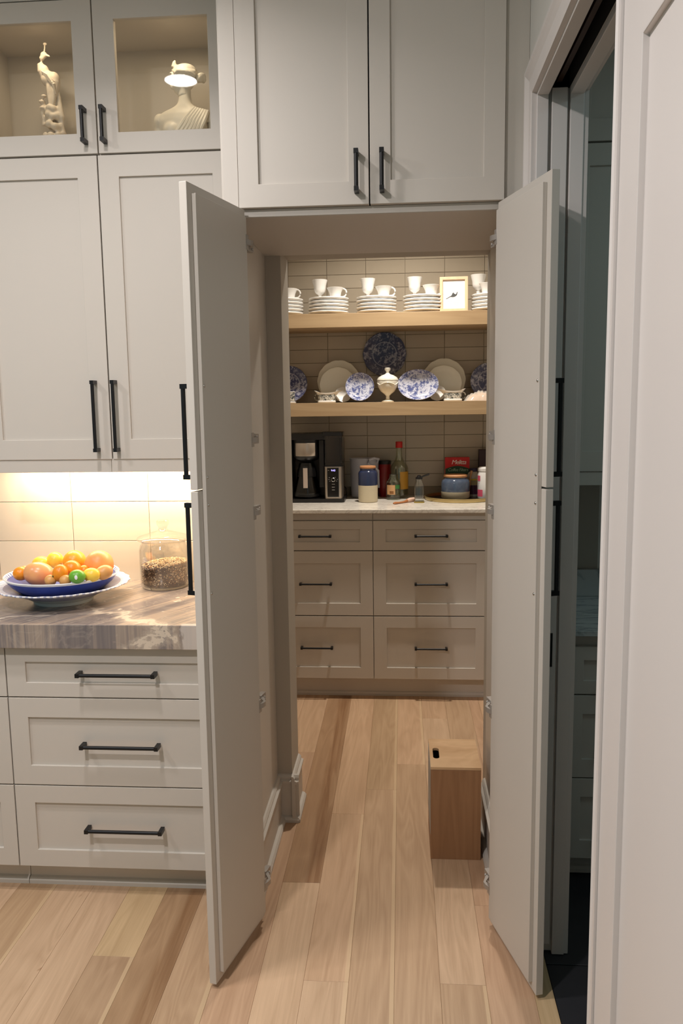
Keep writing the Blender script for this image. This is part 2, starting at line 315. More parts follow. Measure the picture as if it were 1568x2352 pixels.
WLOC = {}
def wmat(o):
    m = o.matrix_basis.copy()
    if o.parent: m = wmat(o.parent) @ o.matrix_parent_inverse @ m
    return m
def put(name, mb, mats, parent=None, local=False, bevel=0, loc=None, rot=None, label=None, seg=2):
    me = mb if isinstance(mb, bpy.types.Mesh) else mb.mesh(name, mats)
    o = bpy.data.objects.new(name, me); COL.objects.link(o)
    if loc: o.location = loc
    if rot: o.rotation_euler = rot
    if parent:
        o.parent = parent
        if not local: o.matrix_parent_inverse = wmat(parent).inverted()
    if bevel:
        b = o.modifiers.new('bevel', 'BEVEL'); b.width = bevel; b.segments = seg; b.limit_method = 'ANGLE'; b.angle_limit = math.radians(40)
    if label: o['label'] = label
    return o
def thing(name, label, cat, loc=(0, 0, 0), rot=(0, 0, 0), group=None):
    o = bpy.data.objects.new(name, None); COL.objects.link(o); o.location = loc; o.rotation_euler = rot; o.empty_display_size = .05
    tag(o, label, cat, group); return o
def tag(o, label, cat, group=None):
    o['label'] = label; o['category'] = cat
    if group: o['group'] = group
    return o
def struct(name, mb, mats, parent=None, bevel=0, label=None):
    o = put(name, mb, mats, parent, bevel=bevel, label=label)
    if not parent: o['kind'] = 'structure'
    return o
def dup(root, loc, rot=None, label=None, group=None):
    def cp(o, par):
        c = o.copy(); COL.objects.link(c)
        if par: c.parent = par; c.matrix_parent_inverse = o.matrix_parent_inverse.copy()
        for ch in [x for x in KIDS.get(o.name, [])]: cp(ch, c)
        return c
    build_kids(root)
    c = cp(root, None); c.location = loc
    if rot: c.rotation_euler = rot
    if label: c['label'] = label
    if group: c['group'] = group
    return c
KIDS = {}
def build_kids(o):
    KIDS[o.name] = list(o.children)
    for ch in o.children: build_kids(ch)

# ------------------------------------------------------------------ cabinet parts (fronts face -y)
def ring(x0, x1, z0, z1, yf, th, sw, rw, top=None):
    """door frame: rails and stiles round an opening; front at yf"""
    rt = top or rw; a0, a1, c0, c1 = x0 + sw, x1 - sw, z0 + rw, z1 - rt; y1 = yf + th
    O = [(x0, z0), (x1, z0), (x1, z1), (x0, z1)]; I = [(a0, c0), (a1, c0), (a1, c1), (a0, c1)]
    v = [(x, yf, z) for x, z in O] + [(x, yf, z) for x, z in I] + [(x, y1, z) for x, z in O] + [(x, y1, z) for x, z in I]; f = []
    for i in range(4):
        j = (i + 1) % 4; f += [(i, j, 4 + j, 4 + i), (8 + j, 8 + i, 12 + i, 12 + j), (i, 8 + i, 8 + j, j), (4 + i, 4 + j, 12 + j, 12 + i)]
    return MB().add(v, f)
REC = .008
def shaker(name, parent, x0, x1, z0, z1, yf, th=.02, sw=.06, rw=.06, mat=None, pane=False, label=None):
    mat = mat or GREIGE
    d = put(name, ring(x0, x1, z0, z1, yf, th, sw, rw), mat, parent, bevel=.0012, label=label)
    y = yf + REC
    if pane: put('glass_pane', MB().box(x0 + sw - .004, x1 - sw + .004, y, y + .004, z0 + rw - .004, z1 - rw + .004), PANE, d)
    else: put('panel', MB().box(x0 + sw - .004, x1 - sw + .004, y, y + .008, z0 + rw - .004, z1 - rw + .004), mat, d)
    return d
def pull(parent, cx, cz, length, yf, vert=True, d=.036, r=.0058, xf=None, mat=None):
    """bar pull: round knurled bar between two square feet"""
    mb = MB(); h = length / 2
    def P(a, b0, y0): return (cx + b0, y0, cz + a) if vert else (cx + a, y0, cz + b0)
    for s in (-1, 1):
        e = h * s; i = (h - .012) * s; lo, hi = min(e, i), max(e, i); w = .0062
        vs = [P(a, b, y) for y, ww, sh in ((yf, .0062, 0), (yf - d, .0062, 0)) for a in (lo, hi) for b in (-ww, ww)]
        mb.add(vs, [(0, 1, 3, 2), (4, 6, 7, 5), (0, 4, 5, 1), (2, 3, 7, 6), (0, 2, 6, 4), (1, 5, 7, 3)], 0, False, xf)
    mb.tube([P(-h + .01, 0, yf - d + .006), P(h - .01, 0, yf - d + .006)], r, 12, 0, xf)
    return put('handle', mb, mat or BLACK, parent)

# ================================================================== SETTING
# floor boards, 12.45 cm wide, running towards the pantry
floor = struct('floor', MB().box(-2.3, .4835, -2.6, 2.5, -.06, -.012).box(.4835, .78, .785, 2.5, -.06, -.012), plain('subfloor', L(70, 50, 34), .9))
PW = .1245; X0 = .058
tones = {'mid': (196, 164, 132), 'light': (206, 175, 144), 'peach': (204, 170, 138), 'tan': (191, 160, 127), 'dark': (192, 158, 125), 'yellow': (206, 177, 138), 'pink': (198, 163, 133), 'grey': (188, 157, 126)}
# row -> joints along y and (tone, mark) of each length; mark: 1 plain, .5 pale sapwood edge, .2 dark heart
rows = {
 3: ([-.9, .62], [('tan', 1), ('yellow', 1), ('pink', 1)]),
 2: ([-1.2, .1, 1.3], [('light', 1), ('pink', 1), ('pink', 1), ('mid', 1)]),
 1: ([-1.5, -.254, 1.62], [('mid', 1), ('mid', .5), ('light', 1), ('peach', 1)]),
 0: ([-1.0, 1.095], [('tan', 1), ('mid', 1), ('peach', .5)]),
 -1: ([-1.3, .855], [('mid', 1), ('mid', .5), ('tan', .5)]),
 -2: ([-1.6, -.262, .652], [('mid', 1), ('light', .5), ('peach', .5), ('peach', 1)]),
 -3: ([-1.1, .194], [('light', 1), ('light', 1), ('dark', .2)]),
 -4: ([-.75, 1.2], [('light', 1), ('pink', 1), ('peach', 1)]),
 -5: ([-1.05, .6], [('mid', .5), ('mid', .5), ('peach', 1)]),
 -6: ([-1.4, .3], [('mid', 1), ('tan', .2), ('tan', 1)]),
 -7: ([-1.5, -.195], [('mid', 1), ('grey', .5), ('yellow', 1)]),
 -8: ([-1.1, .5], [('light', 1), ('light', 1), ('peach', 1)]),
 -9: ([-1.3, .2], [('peach', 1), ('light', 1), ('peach', 1)]),
 -10: ([-.9, .4], [('light', 1), ('tan', .5), ('tan', .5)]),
 -11: ([-1.2], [('mid', 1), ('light', 1)]), -12: ([-.8], [('mid', 1), ('pink', 1)]), -13: ([-1.4], [('tan', 1), ('light', 1)]),
 -14: ([-.7], [('mid', 1), ('mid', 1)]), -15: ([-1.1], [('light', 1), ('mid', 1)]), -16: ([-.5], [('mid', 1), ('tan', 1)]), -17: ([-1.2], [('mid', 1), ('peach', 1)]), -18: ([-1.0], [('light', 1), ('peach', 1)])}
rows[4] = ([1.4], [('mid', 1), ('peach', 1)]); rows[5] = ([1.1], [('light', 1), ('mid', 1)])
for k, (js, ts) in rows.items():
    xa, xb = X0 + k * PW, X0 + (k + 1) * PW
    if k == 3: xb = .483
    if k == 4: xa = .4832
    ys = [-2.6 if k < 4 else .79] + js + [2.0 if -6 <= k else .2]
    for (ya, yb), (tn, mk) in zip(zip(ys, ys[1:]), ts):
        cx, cy = (xa + xb) / 2, (ya + yb) / 2
        o = put('plank', MB().cbox(xa - cx + .0002, xb - cx - .0002, ya - cy + .0003, yb - cy - .0003, -.012, 0, .0006), FLOORW, floor, loc=(cx, cy, 0))
        c = L(*tones[tn]); j = random.uniform(.95, 1.05); o.color = (c[0] * j, c[1] * j, c[2] * j, mk)
floor2 = struct('floor_side_room', MB().box(.4835, 2.3, -2.2, .78, -.06, -.011), DGROUT)
for i in range(4):
    for j in range(6):
        xa, ya = .485 + i * .46, -2.0 + .083 - .6 * 3 + j * .46 + 1.26
        if ya < .76: put('tile', MB().cbox(xa, xa + .456, ya + .002, min(ya + .458, .775), -.012, -.002, .001), DTILE, floor2)
struct('ceiling', MB().box(-3.0, 2.3, -3.2, 2.62, 2.95, 3.05), CEIL)
wb = struct('wall_back', MB().box(-3.0, -.41, .70, .785, 0, 2.95), plain('light_grout', L(205, 190, 172), .9))
struct('wall_passage', MB().box(-.412, -.335, .605, .785, 0, 2.95).box(.399, .545, .605, .785, 0, 2.95).box(.545, .80, .70, .785, 0, 2.95).box(-.335, .399, .605, .785, 2.10, 2.95), PWALL)
wpb = struct('wall_pantry_back', MB().box(-.90, .85, 2.486, 2.6, 0, 2.95), GROUT)
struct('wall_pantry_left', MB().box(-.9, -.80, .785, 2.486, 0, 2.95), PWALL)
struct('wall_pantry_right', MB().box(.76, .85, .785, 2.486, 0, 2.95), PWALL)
# pantry tiles: stacked 22.4 x 7.6 cm
tm = {}
def tile(par, x0, x1, z0, z1, y, mat, th=.006):
    key = (round(x1 - x0, 4), round(z1 - z0, 4), mat.name)
    if key not in tm: w, h = key[0], key[1]; tm[key] = MB().cbox(-w / 2, w / 2, 0, th, -h / 2, h / 2, .0012, 'y').mesh('tile', mat)
    o = put('tile', tm[key], None, par, loc=((x0 + x1) / 2, y, (z0 + z1) / 2)); return o
GAP = .0009
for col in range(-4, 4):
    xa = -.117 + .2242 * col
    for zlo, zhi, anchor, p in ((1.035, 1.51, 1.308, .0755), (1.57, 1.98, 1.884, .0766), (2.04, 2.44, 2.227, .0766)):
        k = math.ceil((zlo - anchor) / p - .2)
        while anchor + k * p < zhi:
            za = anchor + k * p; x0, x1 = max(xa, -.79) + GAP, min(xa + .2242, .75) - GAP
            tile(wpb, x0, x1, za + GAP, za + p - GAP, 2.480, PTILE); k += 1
# kitchen splashback tiles 30 x 15 cm
for col in range(-3, 2):
    xa = -.872 + .30 * col
    for k in range(-2, 2):
        za = 1.064 + .151 * k; x0, x1 = xa + GAP, min(xa + .30, -.412) - GAP
        if x1 > x0: tile(wb, x0, x1, max(za, .915) + GAP, min(za + .151, 1.395) - GAP, .694, KTILE)
# right wall with the doorway to the side room
XR, XO = .424, .54
struct('wall_right', MB().box(XR, XO, -.10, .604, 0, 2.95).box(XR, XO, -3.2, -.955, 0, 2.95).box(XR, XR + .028, -.955, -.10, 2.345, 2.44).box(XO - .034, XO, -.955, -.10, 2.345, 2.44).box(XR, XO, -.955, -.10, 2.44, 2.95), WALL)
# far jamb: two lining boards with the pocket between, near jamb solid
struct('trim_1', MB().box(XR, .4525, -.118, -.10, 0, 2.345).box(.506, XO, -.118, -.10, 0, 2.345).box(XR, .4525, -.955, -.118, 2.326, 2.345).box(.506, XO, -.955, -.118, 2.326, 2.345).box(XR, XO, -.953, -.925, 0, 2.326), WHITE_TRIM, bevel=.0015)
def casing(xw, sgn, name):
    """stepped casing round the doorway on the wall face x = xw; sgn is the outward x direction"""
    mb = MB(); prof = [(0, .004), (0, .012), (.008, .014), (.012, .011), (.040, .013), (.052, .018), (.060, .022), (.070, .022), (.070, 0), (0, 0)]
    for s, y in ((1, -.112), (-1, -.931)):
        mb.prism([(xw + sgn * d, y + s * w) for w, d in prof], 'z', 0, 2.335 + .0)
    pts = [(xw + sgn * d, 2.335 + w) for w, d in prof]
    v = []; n = len(prof)
    for ye, s in ((-.112, 1), (-.931, -1)):
        v += [(xw + sgn * d, ye + s * w, 2.335 + w) for w, d in prof]
    mb.add(v, [tuple(range(n)), tuple(range(2 * n - 1, n - 1, -1))] + [(i, (i + 1) % n, n + (i + 1) % n, n + i) for i in range(n)])
    for s, y in ((1, -.112), (-1, -.931)):
        v = [(xw + sgn * d, y + s * w, 2.335) for w, d in prof] + [(xw + sgn * d, y + s * w, 2.335 + w) for w, d in prof]
        mb.add(v, [tuple(range(n)), tuple(range(2 * n - 1, n - 1, -1))] + [(i, (i + 1) % n, n + (i + 1) % n, n + i) for i in range(n)])
    return struct(name, mb, WHITE_TRIM)
casing(XR, -1, 'trim_2'); casing(XO, 1, 'trim_3')
struct('trim_4', MB().box(.457, .503, -.94, -.10, 2.40, 2.44).box(.474, .486, -.94, -.10, 2.36, 2.40), TRACK)     # pocket-door track
struct('shade_lining', MB().box(.4525, .506, -.94, -.10, 2.425, 2.44).box(.4522, .4528, -.94, -.10, 2.346, 2.44).box(.5055, .506, -.94, -.10, 2.346, 2.44).box(.4525, .506, -.1, -.098, 2.346, 2.44), DARK)  # black lining paints in the shade of the deep pocket above the leaf
pd = struct('door_1', MB().box(.461, .4995, -.1165, .60, .03, 2.343), WHITE_TRIM, bevel=.0015)
put('edge_latch', MB().box(.4705, .490, -.1185, -.1165, .853, .947), BLACK, pd)
# panelled door beside the doorway, nearest the camera
d2 = bpy.data.objects.new('door_2', None); COL.objects.link(d2); d2.location = (XR, -1.6, 0); d2['kind'] = 'structure'
rotm = Matrix.Translation((XR, 0, 0)) @ Matrix.Rotation(math.radians(-90), 4, 'Z')      # -y face turned to -x ; local x -> -world y
rg = ring(1.003, 1.90, .012, 2.40, -.0175, .0165, .098, .20, top=.345)
o = put('door_frame', MB().add(rg.v, rg.f, 0, False, rotm), WHITE_TRIM, d2, bevel=.0015)
put('panel', MB().box(1.096, 1.81, -.0085, -.001, .20, 2.07, 0, rotm), WHITE_TRIM, d2)
dl = thing('ceiling_downlight', 'round white ceiling downlight mirrored in the right glass door', 'ceiling light', (-.85, -.575, 2.95))
put('trim_ring', MB().lathe([(.068, 0), (.092, 0), (.092, -.003), (.086, -.006), (.068, -.003)], 40), WPLAST, dl, True)
put('lens', MB().lathe([(0, -.0012), (.0678, -.0012), (.0678, -.0002), (0, -.0002)], 40), plain('lamp_lens', L(255, 255, 255), .5, emit=(1, .96, .92, 1), estr=22), dl, True)
# baseboards
BB = [(0, 0), (.030, 0), (.030, .010), (.024, .018), (.014, .022), (.014, .150), (.021, .153), (.021, .160), (.012, .164), (.012, .172), (.006, .180), (0, .182)]
def base(name, segs): 
    mb = MB()
    for kind, o, s, a, b in segs:
        mb.prism([(o + s * p, z) for p, z in BB], kind, a, b)
    return struct(name, mb, GREIGE)
base('baseboard_left', [('y', -.390, 1, .045, .590)])
base('baseboard_right', [('y', .389, -1, .045, .604)])
bs = MB(); bs.prism([(.605 - p, z) for p, z in BB], 'x', -.395, -.335 + .026); bs.prism([(-.335 + p, z) for p, z in BB], 'y', .605 - .026, .785)
struct('baseboard_passage', bs, GREIGE)
struct('baseboard_side_room', MB().prism([(.604, 0), (.59, 0), (.59, .01), (.60, .01)], 'x', .56, .58), WHITE_TRIM)
# side room shell
struct('wall_side_room', MB().box(.80, 2.3, .70, .785, 0, 2.95).box(2.2, 2.3, -2.2, .70, 0, 2.95).box(XO, 2.3, -2.3, -2.2, 0, 2.95), WALL)

# ================================================================== TALL CABINET with the doors to the pantry
tc_ = thing('tall_cabinet', 'tall greige cabinet whose opened lower doors reveal the pantry passage', 'cabinet', (0, .3, 0))
mb = MB()
mb.box(-.408, -.390, .020, .604, 0, 2.84).box(.389, .407, .020, .604, 0, 2.84)          # sides
mb.box(-.390, .389, .020, .604, 2.085, 2.105)                                            # soffit over the passage
mb.box(-.390, .389, .030, .604, 2.82, 2.84).box(-.390, .389, .585, .604, 2.105, 2.82)
put('carcass', mb, GREIGE, tc_, bevel=.0008)
put('face_frame', MB().box(-.400, -.3592, .004, .022, .0, 2.84).box(.3625, .4235, .014, .030, 0, 2.84).box(-.3592, .3625, .018, .024, 2.086, 2.106), GREIGE, tc_, bevel=.0008)
for x0, x1, hx in ((-.3575, -.0015, -.034), (.0020, .3605, .034)):
    d = shaker('upper_door', tc_, x0, x1, 2.1066, 2.838, 0.0, .0195, .0555, .061)
    pull(d, hx, 2.188, .108, 0.0)
def tall_door(hx, hy, fx, fy, inner, zh):
    """two shaker fronts joined by one backing panel, swung open on five hinges; local x runs from hinge to free edge, inner = side of local y facing the passage"""
    wd = math.hypot(fx - hx, fy - hy); rz = math.atan2(fy - hy, fx - hx); s = inner
    e = put('tall_door', MB().box(.014, wd - .0235, *sorted((0, s * .011)), .037, 2.077), GREIGE, tc_, True, .0008)
    e.matrix_parent_inverse = Matrix.Translation((0, -.3, 0)); e.location = (hx, hy, 0); e.rotation_euler = (0, 0, rz)
    for nm, z0, z1 in (('lower_front', .0143, 1.3585), ('upper_front', 1.3635, 2.1004)):
        # shaker front built facing -y, mirrored when the passage side is -y
        rg = ring(0, wd, z0, z1, -.020, .020, .055, .06); pn = MB().box(.051, wd - .051, -.012, -.001, z0 + .056, z1 - .056)
        k = Matrix.Diagonal((1, s, 1, 1)); put(nm, MB().add(rg.v, rg.f, 0, False, k).add(pn.v, pn.f, 0, False, k), GREIGE, e, True, .0012)
    k = Matrix.Diagonal((1, s, 1, 1))
    for cz in (1.206, 1.506): 
        h = pull(e, wd - .034, cz, .240, -.020, xf=k); h.matrix_parent_inverse = Matrix.Identity(4)
    for z in (1.620, 1.392, 1.322, 1.093):
        mb = MB().ell((wd - .033, s * .011, z), (.0042, .0026, .0042), 10, 6); put('screw', mb, NICKEL, e, True)
    for z in zh:
        mb = MB(); mb.box(.004, .020, *sorted((s * .010, s * .0122)), z - .020, z + .020, 0)
        # arm bending from the door edge to the plate on the cabinet side
        def pr(x, y): return (x, s * y)
        arm = [pr(.018, .0125), pr(.006, .018), pr(-.010, .019), pr(-.036, .002), pr(-.044, -.006), pr(-.042, -.016), pr(-.032, -.008), pr(-.010, .011), pr(.004, .010)]
        mb.prism(arm, 'z', z - .007, z + .007)
        mb.box(-.066, -.030, *sorted((s * -.022, s * -.006)), z - .014, z + .014)
        mb.ell((-.044, s * -.001, z + .006), (.004, .004, .004), 8, 5); mb.ell((-.056, s * -.005, z - .006), (.004, .003, .004), 8, 5)
        put('hinge', mb, HINGE, e, True, .0008)
    return e
tall_door(-.342, -.005, -.4227, -.3105, 1, (2.012, 1.474, 1.266, .692, .125))
tall_door(.345, .003, .4315, -.3035, -1, (2.008, 1.474, 1.265, .683, .132))

# ================================================================== LEFT KITCHEN RUN
# base cabinets
bc = thing('base_cabinet', 'greige three-drawer base cabinet beside the opened left tall door', 'cabinet', (-.80, .4, 0))
YB = .0844
def carcass(par, x0, x1, yf, yb, z0, z1, toe, tin=.06, shoe=True):
    mb = MB().box(x0, x1, yf + .0205, yb, z0, z1)
    put('carcass', mb, GREIGE, par)
    t_ = MB().box(x0, x1, yf + tin + .012, yf + tin + .03, 0, z0)
    if shoe: t_.prism([(yf + tin + .013, 0), (yf + tin - .002, 0), (yf + tin - .002, .012), (yf + tin + .004, .020), (yf + tin + .013, .024)], 'x', x0, x1)
    put('toe_kick', t_, GREIGE, par)
carcass(bc, -1.158, -.412, YB, .695, .097, .835, .1)
for z0, z1, hz, sw, rw in ((.671, .830, .752, .062, .046), (.379, .667, .519, .060, .064), (.099, .375, .240, .064, .058)):
    d = shaker('drawer', bc, -1.1565, -.4435, z0, z1, YB, .02, sw, rw); pull(d, -.797, hz, .250, YB, False)
put('filler_strip', MB().box(-.4415, -.412, YB + .004, YB + .02, .099, .83), GREIGE, bc)
bc2 = thing('base_cabinet', 'greige base cabinet at the left edge under the fruit plate', 'cabinet', (-1.5, .4, 0))
carcass(bc2, -1.875, -1.160, YB, .695, .097, .835, .1)
for z0, z1, hz, sw, rw in ((.671, .830, .752, .062, .046), (.379, .667, .519, .060, .064), (.099, .375, .240, .048, .060)):
    d = shaker('drawer', bc2, -1.873, -1.1600, z0, z1, YB, .02, sw, rw); pull(d, -1.515, hz, .250, YB, False)
ct = tag(put('countertop', MB().box(-1.90, -.4105, .0544, .6935, .8365, .913), STONE, bevel=.002), 'thick brown streaked quartzite worktop under the fruit plate', 'countertop')
# wall cabinets
YU = .366
uc = thing('wall_cabinet', 'greige two-door wall cabinet above the glowing splashback', 'cabinet', (-.88, .5, 1.38))
put('carcass', MB().box(-1.325, -.412, YU + .0205, .6935, 1.40, 2.372), GREIGE, uc)
d = shaker('door', uc, -1.324, -.8845, 1.3975, 2.3685, YU, .02, .066, .067); pull(d, -.928, 1.541, .235, YU)
d = shaker('door', uc, -.8805, -.4450, 1.3975, 2.3685, YU, .02, .066, .067); pull(d, -.860, 1.541, .235, YU)
put('filler_strip', MB().box(-.4430, -.412, YU + .004, YU + .02, 1.40, 2.372), GREIGE, uc)
put('light_rail', MB().box(-1.325, -.8895, YU + .004, YU + .024, 1.354, 1.399).box(-.8885, -.412, YU + .004, YU + .024, 1.354, 1.399), GREIGE, uc, bevel=.001)
gc = thing('glass_cabinet', 'lit glass-fronted wall cabinet holding two white statues', 'cabinet', (-.88, .5, 2.372))
mb = MB().box(-1.325, -1.305, YU + .0205, .6935, 2.3735, 2.838).box(-.4445, -.412, YU + .0205, .6935, 2.3735, 2.838).box(-1.305, -.4445, .682, .6935, 2.3735, 2.838).box(-1.305, -.4445, YU + .0205, .682, 2.3735, 2.392).box(-1.305, -.4445, YU + .0205, .682, 2.806, 2.838)
put('carcass', mb, GREIGE, gc)
d = shaker('glass_door', gc, -1.324, -.8800, 2.3745, 2.8345, YU, .02, .065, .062, pane=True); pull(d, -.915, 2.456, .108, YU)
d = shaker('glass_door', gc, -.8760, -.4450, 2.3745, 2.8345, YU, .02, .067, .062, pane=True); pull(d, -.852, 2.456, .108, YU)
put('top_filler', MB().box(-1.325, -.412, YU + .004, .6935, 2.839, 2.945), GREIGE, gc)
put('end_filler', MB().box(-.4430, -.412, YU + .004, YU + .02, 2.3745, 2.8345), GREIGE, gc)
tf = put('top_filler', MB().box(-.400, .4235, .010, .604, 2.841, 2.945), GREIGE, tc_)

# ================================================================== PANTRY
YP = 1.87
pc = thing('pantry_cabinet', 'left greige pantry base cabinet of three drawers under the coffee maker', 'cabinet', (-.37, 2.1, 0))
pc2 = thing('pantry_cabinet', 'right greige pantry base cabinet of three drawers under the round tray', 'cabinet', (.23, 2.1, 0))
for par, x0, x1, hx, ca, cb in ((pc, -.671, -.069, -.369, -.80, -.0675), (pc2, -.066, .534, .234, -.0675, .76)):
    carcass(par, ca, cb, YP, 2.478, .112, 1.008, .1, .06)
    for z0, z1, hz, sw, rw in ((.811, .966, .888, .066, .0435), (.462, .806, .634, .066, .065), (.116, .457, .288, .068, .062)):
        d = shaker('drawer', par, x0, x1, z0, z1, YP, .02, sw, rw); pull(d, hx, hz, .172, YP, False, .030, .005)
    put('top_rail', MB().box(max(x0, -.80), x1 if par is pc else .76, YP + .012, YP + .0205, .969, 1.008), GREIGE, par)
put('filler_strip', MB().box(-.80, -.674, YP + .002, YP + .02, .116, .966), GREIGE, pc); put('filler_strip', MB().box(.537, .76, YP + .002, YP + .02, .116, .966), GREIGE, pc2)
ZC = 1.030
tag(put('countertop', MB().box(-.80, .76, 1.838, 2.479, 1.009, ZC), PMARBLE, bevel=.003), 'white marble counter in the pantry carrying the coffee maker', 'countertop')
Z1, Z2 = 2.052, 1.577
tag(put('shelf', MB().box(-.80, .76, 2.14, 2.479, 1.978, Z1), SHELFW, bevel=.0015), 'upper thick oak shelf carrying stacks of white plates', 'shelf')
tag(put('shelf', MB().box(-.80, .76, 2.14, 2.479, 1.504, Z2), SHELFW, bevel=.0015), 'lower thick oak shelf carrying blue and white dishes', 'shelf')

# ---- upper shelf: plates, goblets, cups
scal = lambda n, a: (lambda th, r: 1 + a * abs(math.cos(n * th / 2)) * (1 if r > .09 else 0))
def plate_mesh(R, h, name='plate', mat=None, n=12, a=.03, ex=1, ey=1):
    pr = [(0, .003), (R * .58, .003), (R * .62, 0), (R * .66, .0015), (R * .80, h * .30), (R * .975, h * .52), (R, h * .68), (R, h * .88), (R * .985, h * .98), (R * .95, h * .96), (R * .74, h * .68), (R * .62, h * .58), (0, h * .56)]
    w = (lambda th, r: 1 + a * (abs(math.cos(n * th / 2)) - .6) * (r / R) ** 4) if a else None
    return MB().lathe(pr, 72, wave=w, ex=ex, ey=ey).mesh(name, mat or CERAM)
PLM = plate_mesh(.111, .0205)
gob = MB().lathe([(0, 0), (.028, 0), (.029, .003), (.012, .008), (.0085, .014), (.012, .019), (.0085, .024), (.0105, .030), (.022, .037), (.029, .046), (.0325, .060), (.034, .078), (.0425, .109), (.0415, .110), (.032, .078), (.030, .060), (.024, .045), (0, .042)], 36)
GOBM = gob.mesh('goblet', CERAM)
cupm = MB().lathe([(0, 0), (.024, 0), (.026, .003), (.029, .012), (.033, .034), (.046, .060), (.0445, .061), (.031, .034), (.026, .008), (0, .006)], 36).mesh('teacup', CERAM)
hm = MB().tube([(.034 + .003 * 0, 0, .052)] + [(.041 + .021 * math.sin(t), 0, .034 + .022 * math.cos(t)) for t in [PI * k / 8 for k in range(0, 9)]] + [(.030, 0, .012)], .0042, 8).mesh('handle', CERAM)
names = ['leftmost', 'second', 'middle', 'fourth', 'rightmost']
stacks = [(-.567, 5, 2.27), (-.3145, 5, 2.27), (-.050, 5, 2.27), (.206, 5, 2.26), (.576, 5, 2.26)]
pos = ['leftmost', 'second', 'middle', 'fourth', 'rightmost']
lay = ['bottom', 'second from the bottom', 'middle', 'second from the top', 'top']
first = None
for si, (cx, n, cy) in enumerate(stacks):
    for k in range(n):
        o = put('plate', PLM, None, loc=(cx + random.uniform(-.0015, .0015), cy + random.uniform(-.0015, .0015), Z1 + .0003 + k * .0182), rot=(0, 0, random.uniform(0, 1)))
        tag(o, '%s white scalloped plate in the %s stack on the upper shelf' % (lay[k], pos[si]), 'plate', 'stacked white plates on the upper shelf')
    zt = Z1 + .0005 + (n - 1) * .0182 + .0205 * .60
    g = put('goblet', GOBM, None, loc=(cx + (-.048 if si < 4 else -.074), cy + (.012 if si < 4 else .008), zt + (.004 if si == 4 else 0)))
    tag(g, 'white goblet standing on the %s plate stack of the upper shelf' % pos[si], 'goblet', 'white goblets on the plate stacks')
    c = thing('teacup', 'white teacup standing on the %s plate stack of the upper shelf' % pos[si], 'cup', (cx + (.040 if si < 4 else -.030), cy - .030 - (.0 if si < 4 else .022), zt), (0, 0, random.uniform(-.15, .15)), 'white teacups on the plate stacks')
    put('cup_body', cupm, None, c, True); put('handle', hm, None, c, True)
# picture frame
pf = thing('picture_frame', 'small oak frame with a bird print leaning on the upper shelf', 'frame', (.366, 2.190, Z1 + .001), (math.radians(-6), 0, math.radians(-1.5)))
fw, fh = .150, .186
v = ring(-fw / 2, fw / 2, 0, fh, 0, .014, .0165, .0165); put('frame_border', v, FRAMEW, pf, True, .0015)
pp = put('print', MB().box(-fw / 2 + .014, fw / 2 - .014, .008, .011, .014, fh - .014), PAPER, pf, True)
put('colour_wash', MB().box(-.050, -.034, .0076, .008, .125, .152).box(-.034, .045, .0077, .008, .128, .150), [PINKW], pp, True)
bird = [(-.040, .071), (-.034, .0735), (-.018, .083), (-.010, .088), (-.006, .098), (.000, .104), (.004, .097), (.012, .093), (.016, .098), (.018, .104), (.024, .106), (.021, .101), (.020, .094), (.016, .086), (.006, .080), (-.004, .0785), (-.016, .080), (-.034, .0705), (-.039, .0685)]
put('bird_figure', MB().prism([(x - .002, z + .0) for x, z in bird], 'y', .0072, .008), BIRD, pp, True)
tx = MB()
for k in range(4): tx.box(-.034 + .002 * k, .034 - .003 * k, .0077, .008, .058 - .0085 * k, .0595 - .0085 * k)
put('printed_lines', tx, TEXTG, pp, True)
put('stand', MB().box(-.02, .02, .014, .018, .0, .11), FRAMEW, pf, True)

# ---- lower shelf
def leaning(name, mesh, cx, cz, cy, tilt, label, cat, grp=None, rz=0, base_r=None):
    """a plate whose disc (local +z side up) faces the camera, leaning back by tilt degrees"""
    o = put(name, mesh, None, loc=(cx, cy, cz), rot=(math.radians(90 - tilt), 0, math.radians(rz))); tag(o, label, cat, grp); return o
pl_big = plate_mesh(.121, .018, 'plate', MILK, 14, .02); pl_small = plate_mesh(.101, .016, 'plate', MILK, 12, .02)
wallp = plate_mesh(.124, .016, 'plate', TR_WALL, 10, .02)
platm = plate_mesh(.106, .018, 'platter', TR_PLAT, 0, 0)
leaning('wall_plate', wallp, -.012, 1.851, 2.4785, 0, 'dark blue patterned plate hung on the tiles between the shelves', 'plate')
GW = 'cream white plates leaning on the lower shelf'
def lean_z(R, tilt): return Z2 + R * math.cos(math.radians(tilt)) + .002
leaning('plate', pl_big, -.276, lean_z(.123, 14), 2.418, 14, 'large cream plate behind the small one left of the white compote', 'plate', GW)
leaning('plate', pl_small, -.279, lean_z(.103, 16), 2.372, 16, 'smaller cream plate leaning behind the left black-patterned creamer', 'plate', GW)
leaning('plate', pl_big, .326, lean_z(.123, 14), 2.418, 14, 'large cream plate behind the small one right of the white compote', 'plate', GW)
leaning('plate', pl_small, .322, lean_z(.103, 16), 2.372, 16, 'smaller cream plate leaning behind the right black-patterned creamer', 'plate', GW)
leaning('platter', platm, -.552, lean_z(.106, 14), 2.33, 14, 'blue patterned platter at the left end of the lower shelf', 'platter')
leaning('platter', platm, .575, lean_z(.106, 14), 2.36, 14, 'blue patterned platter at the right end behind the wrapped parcel', 'platter')
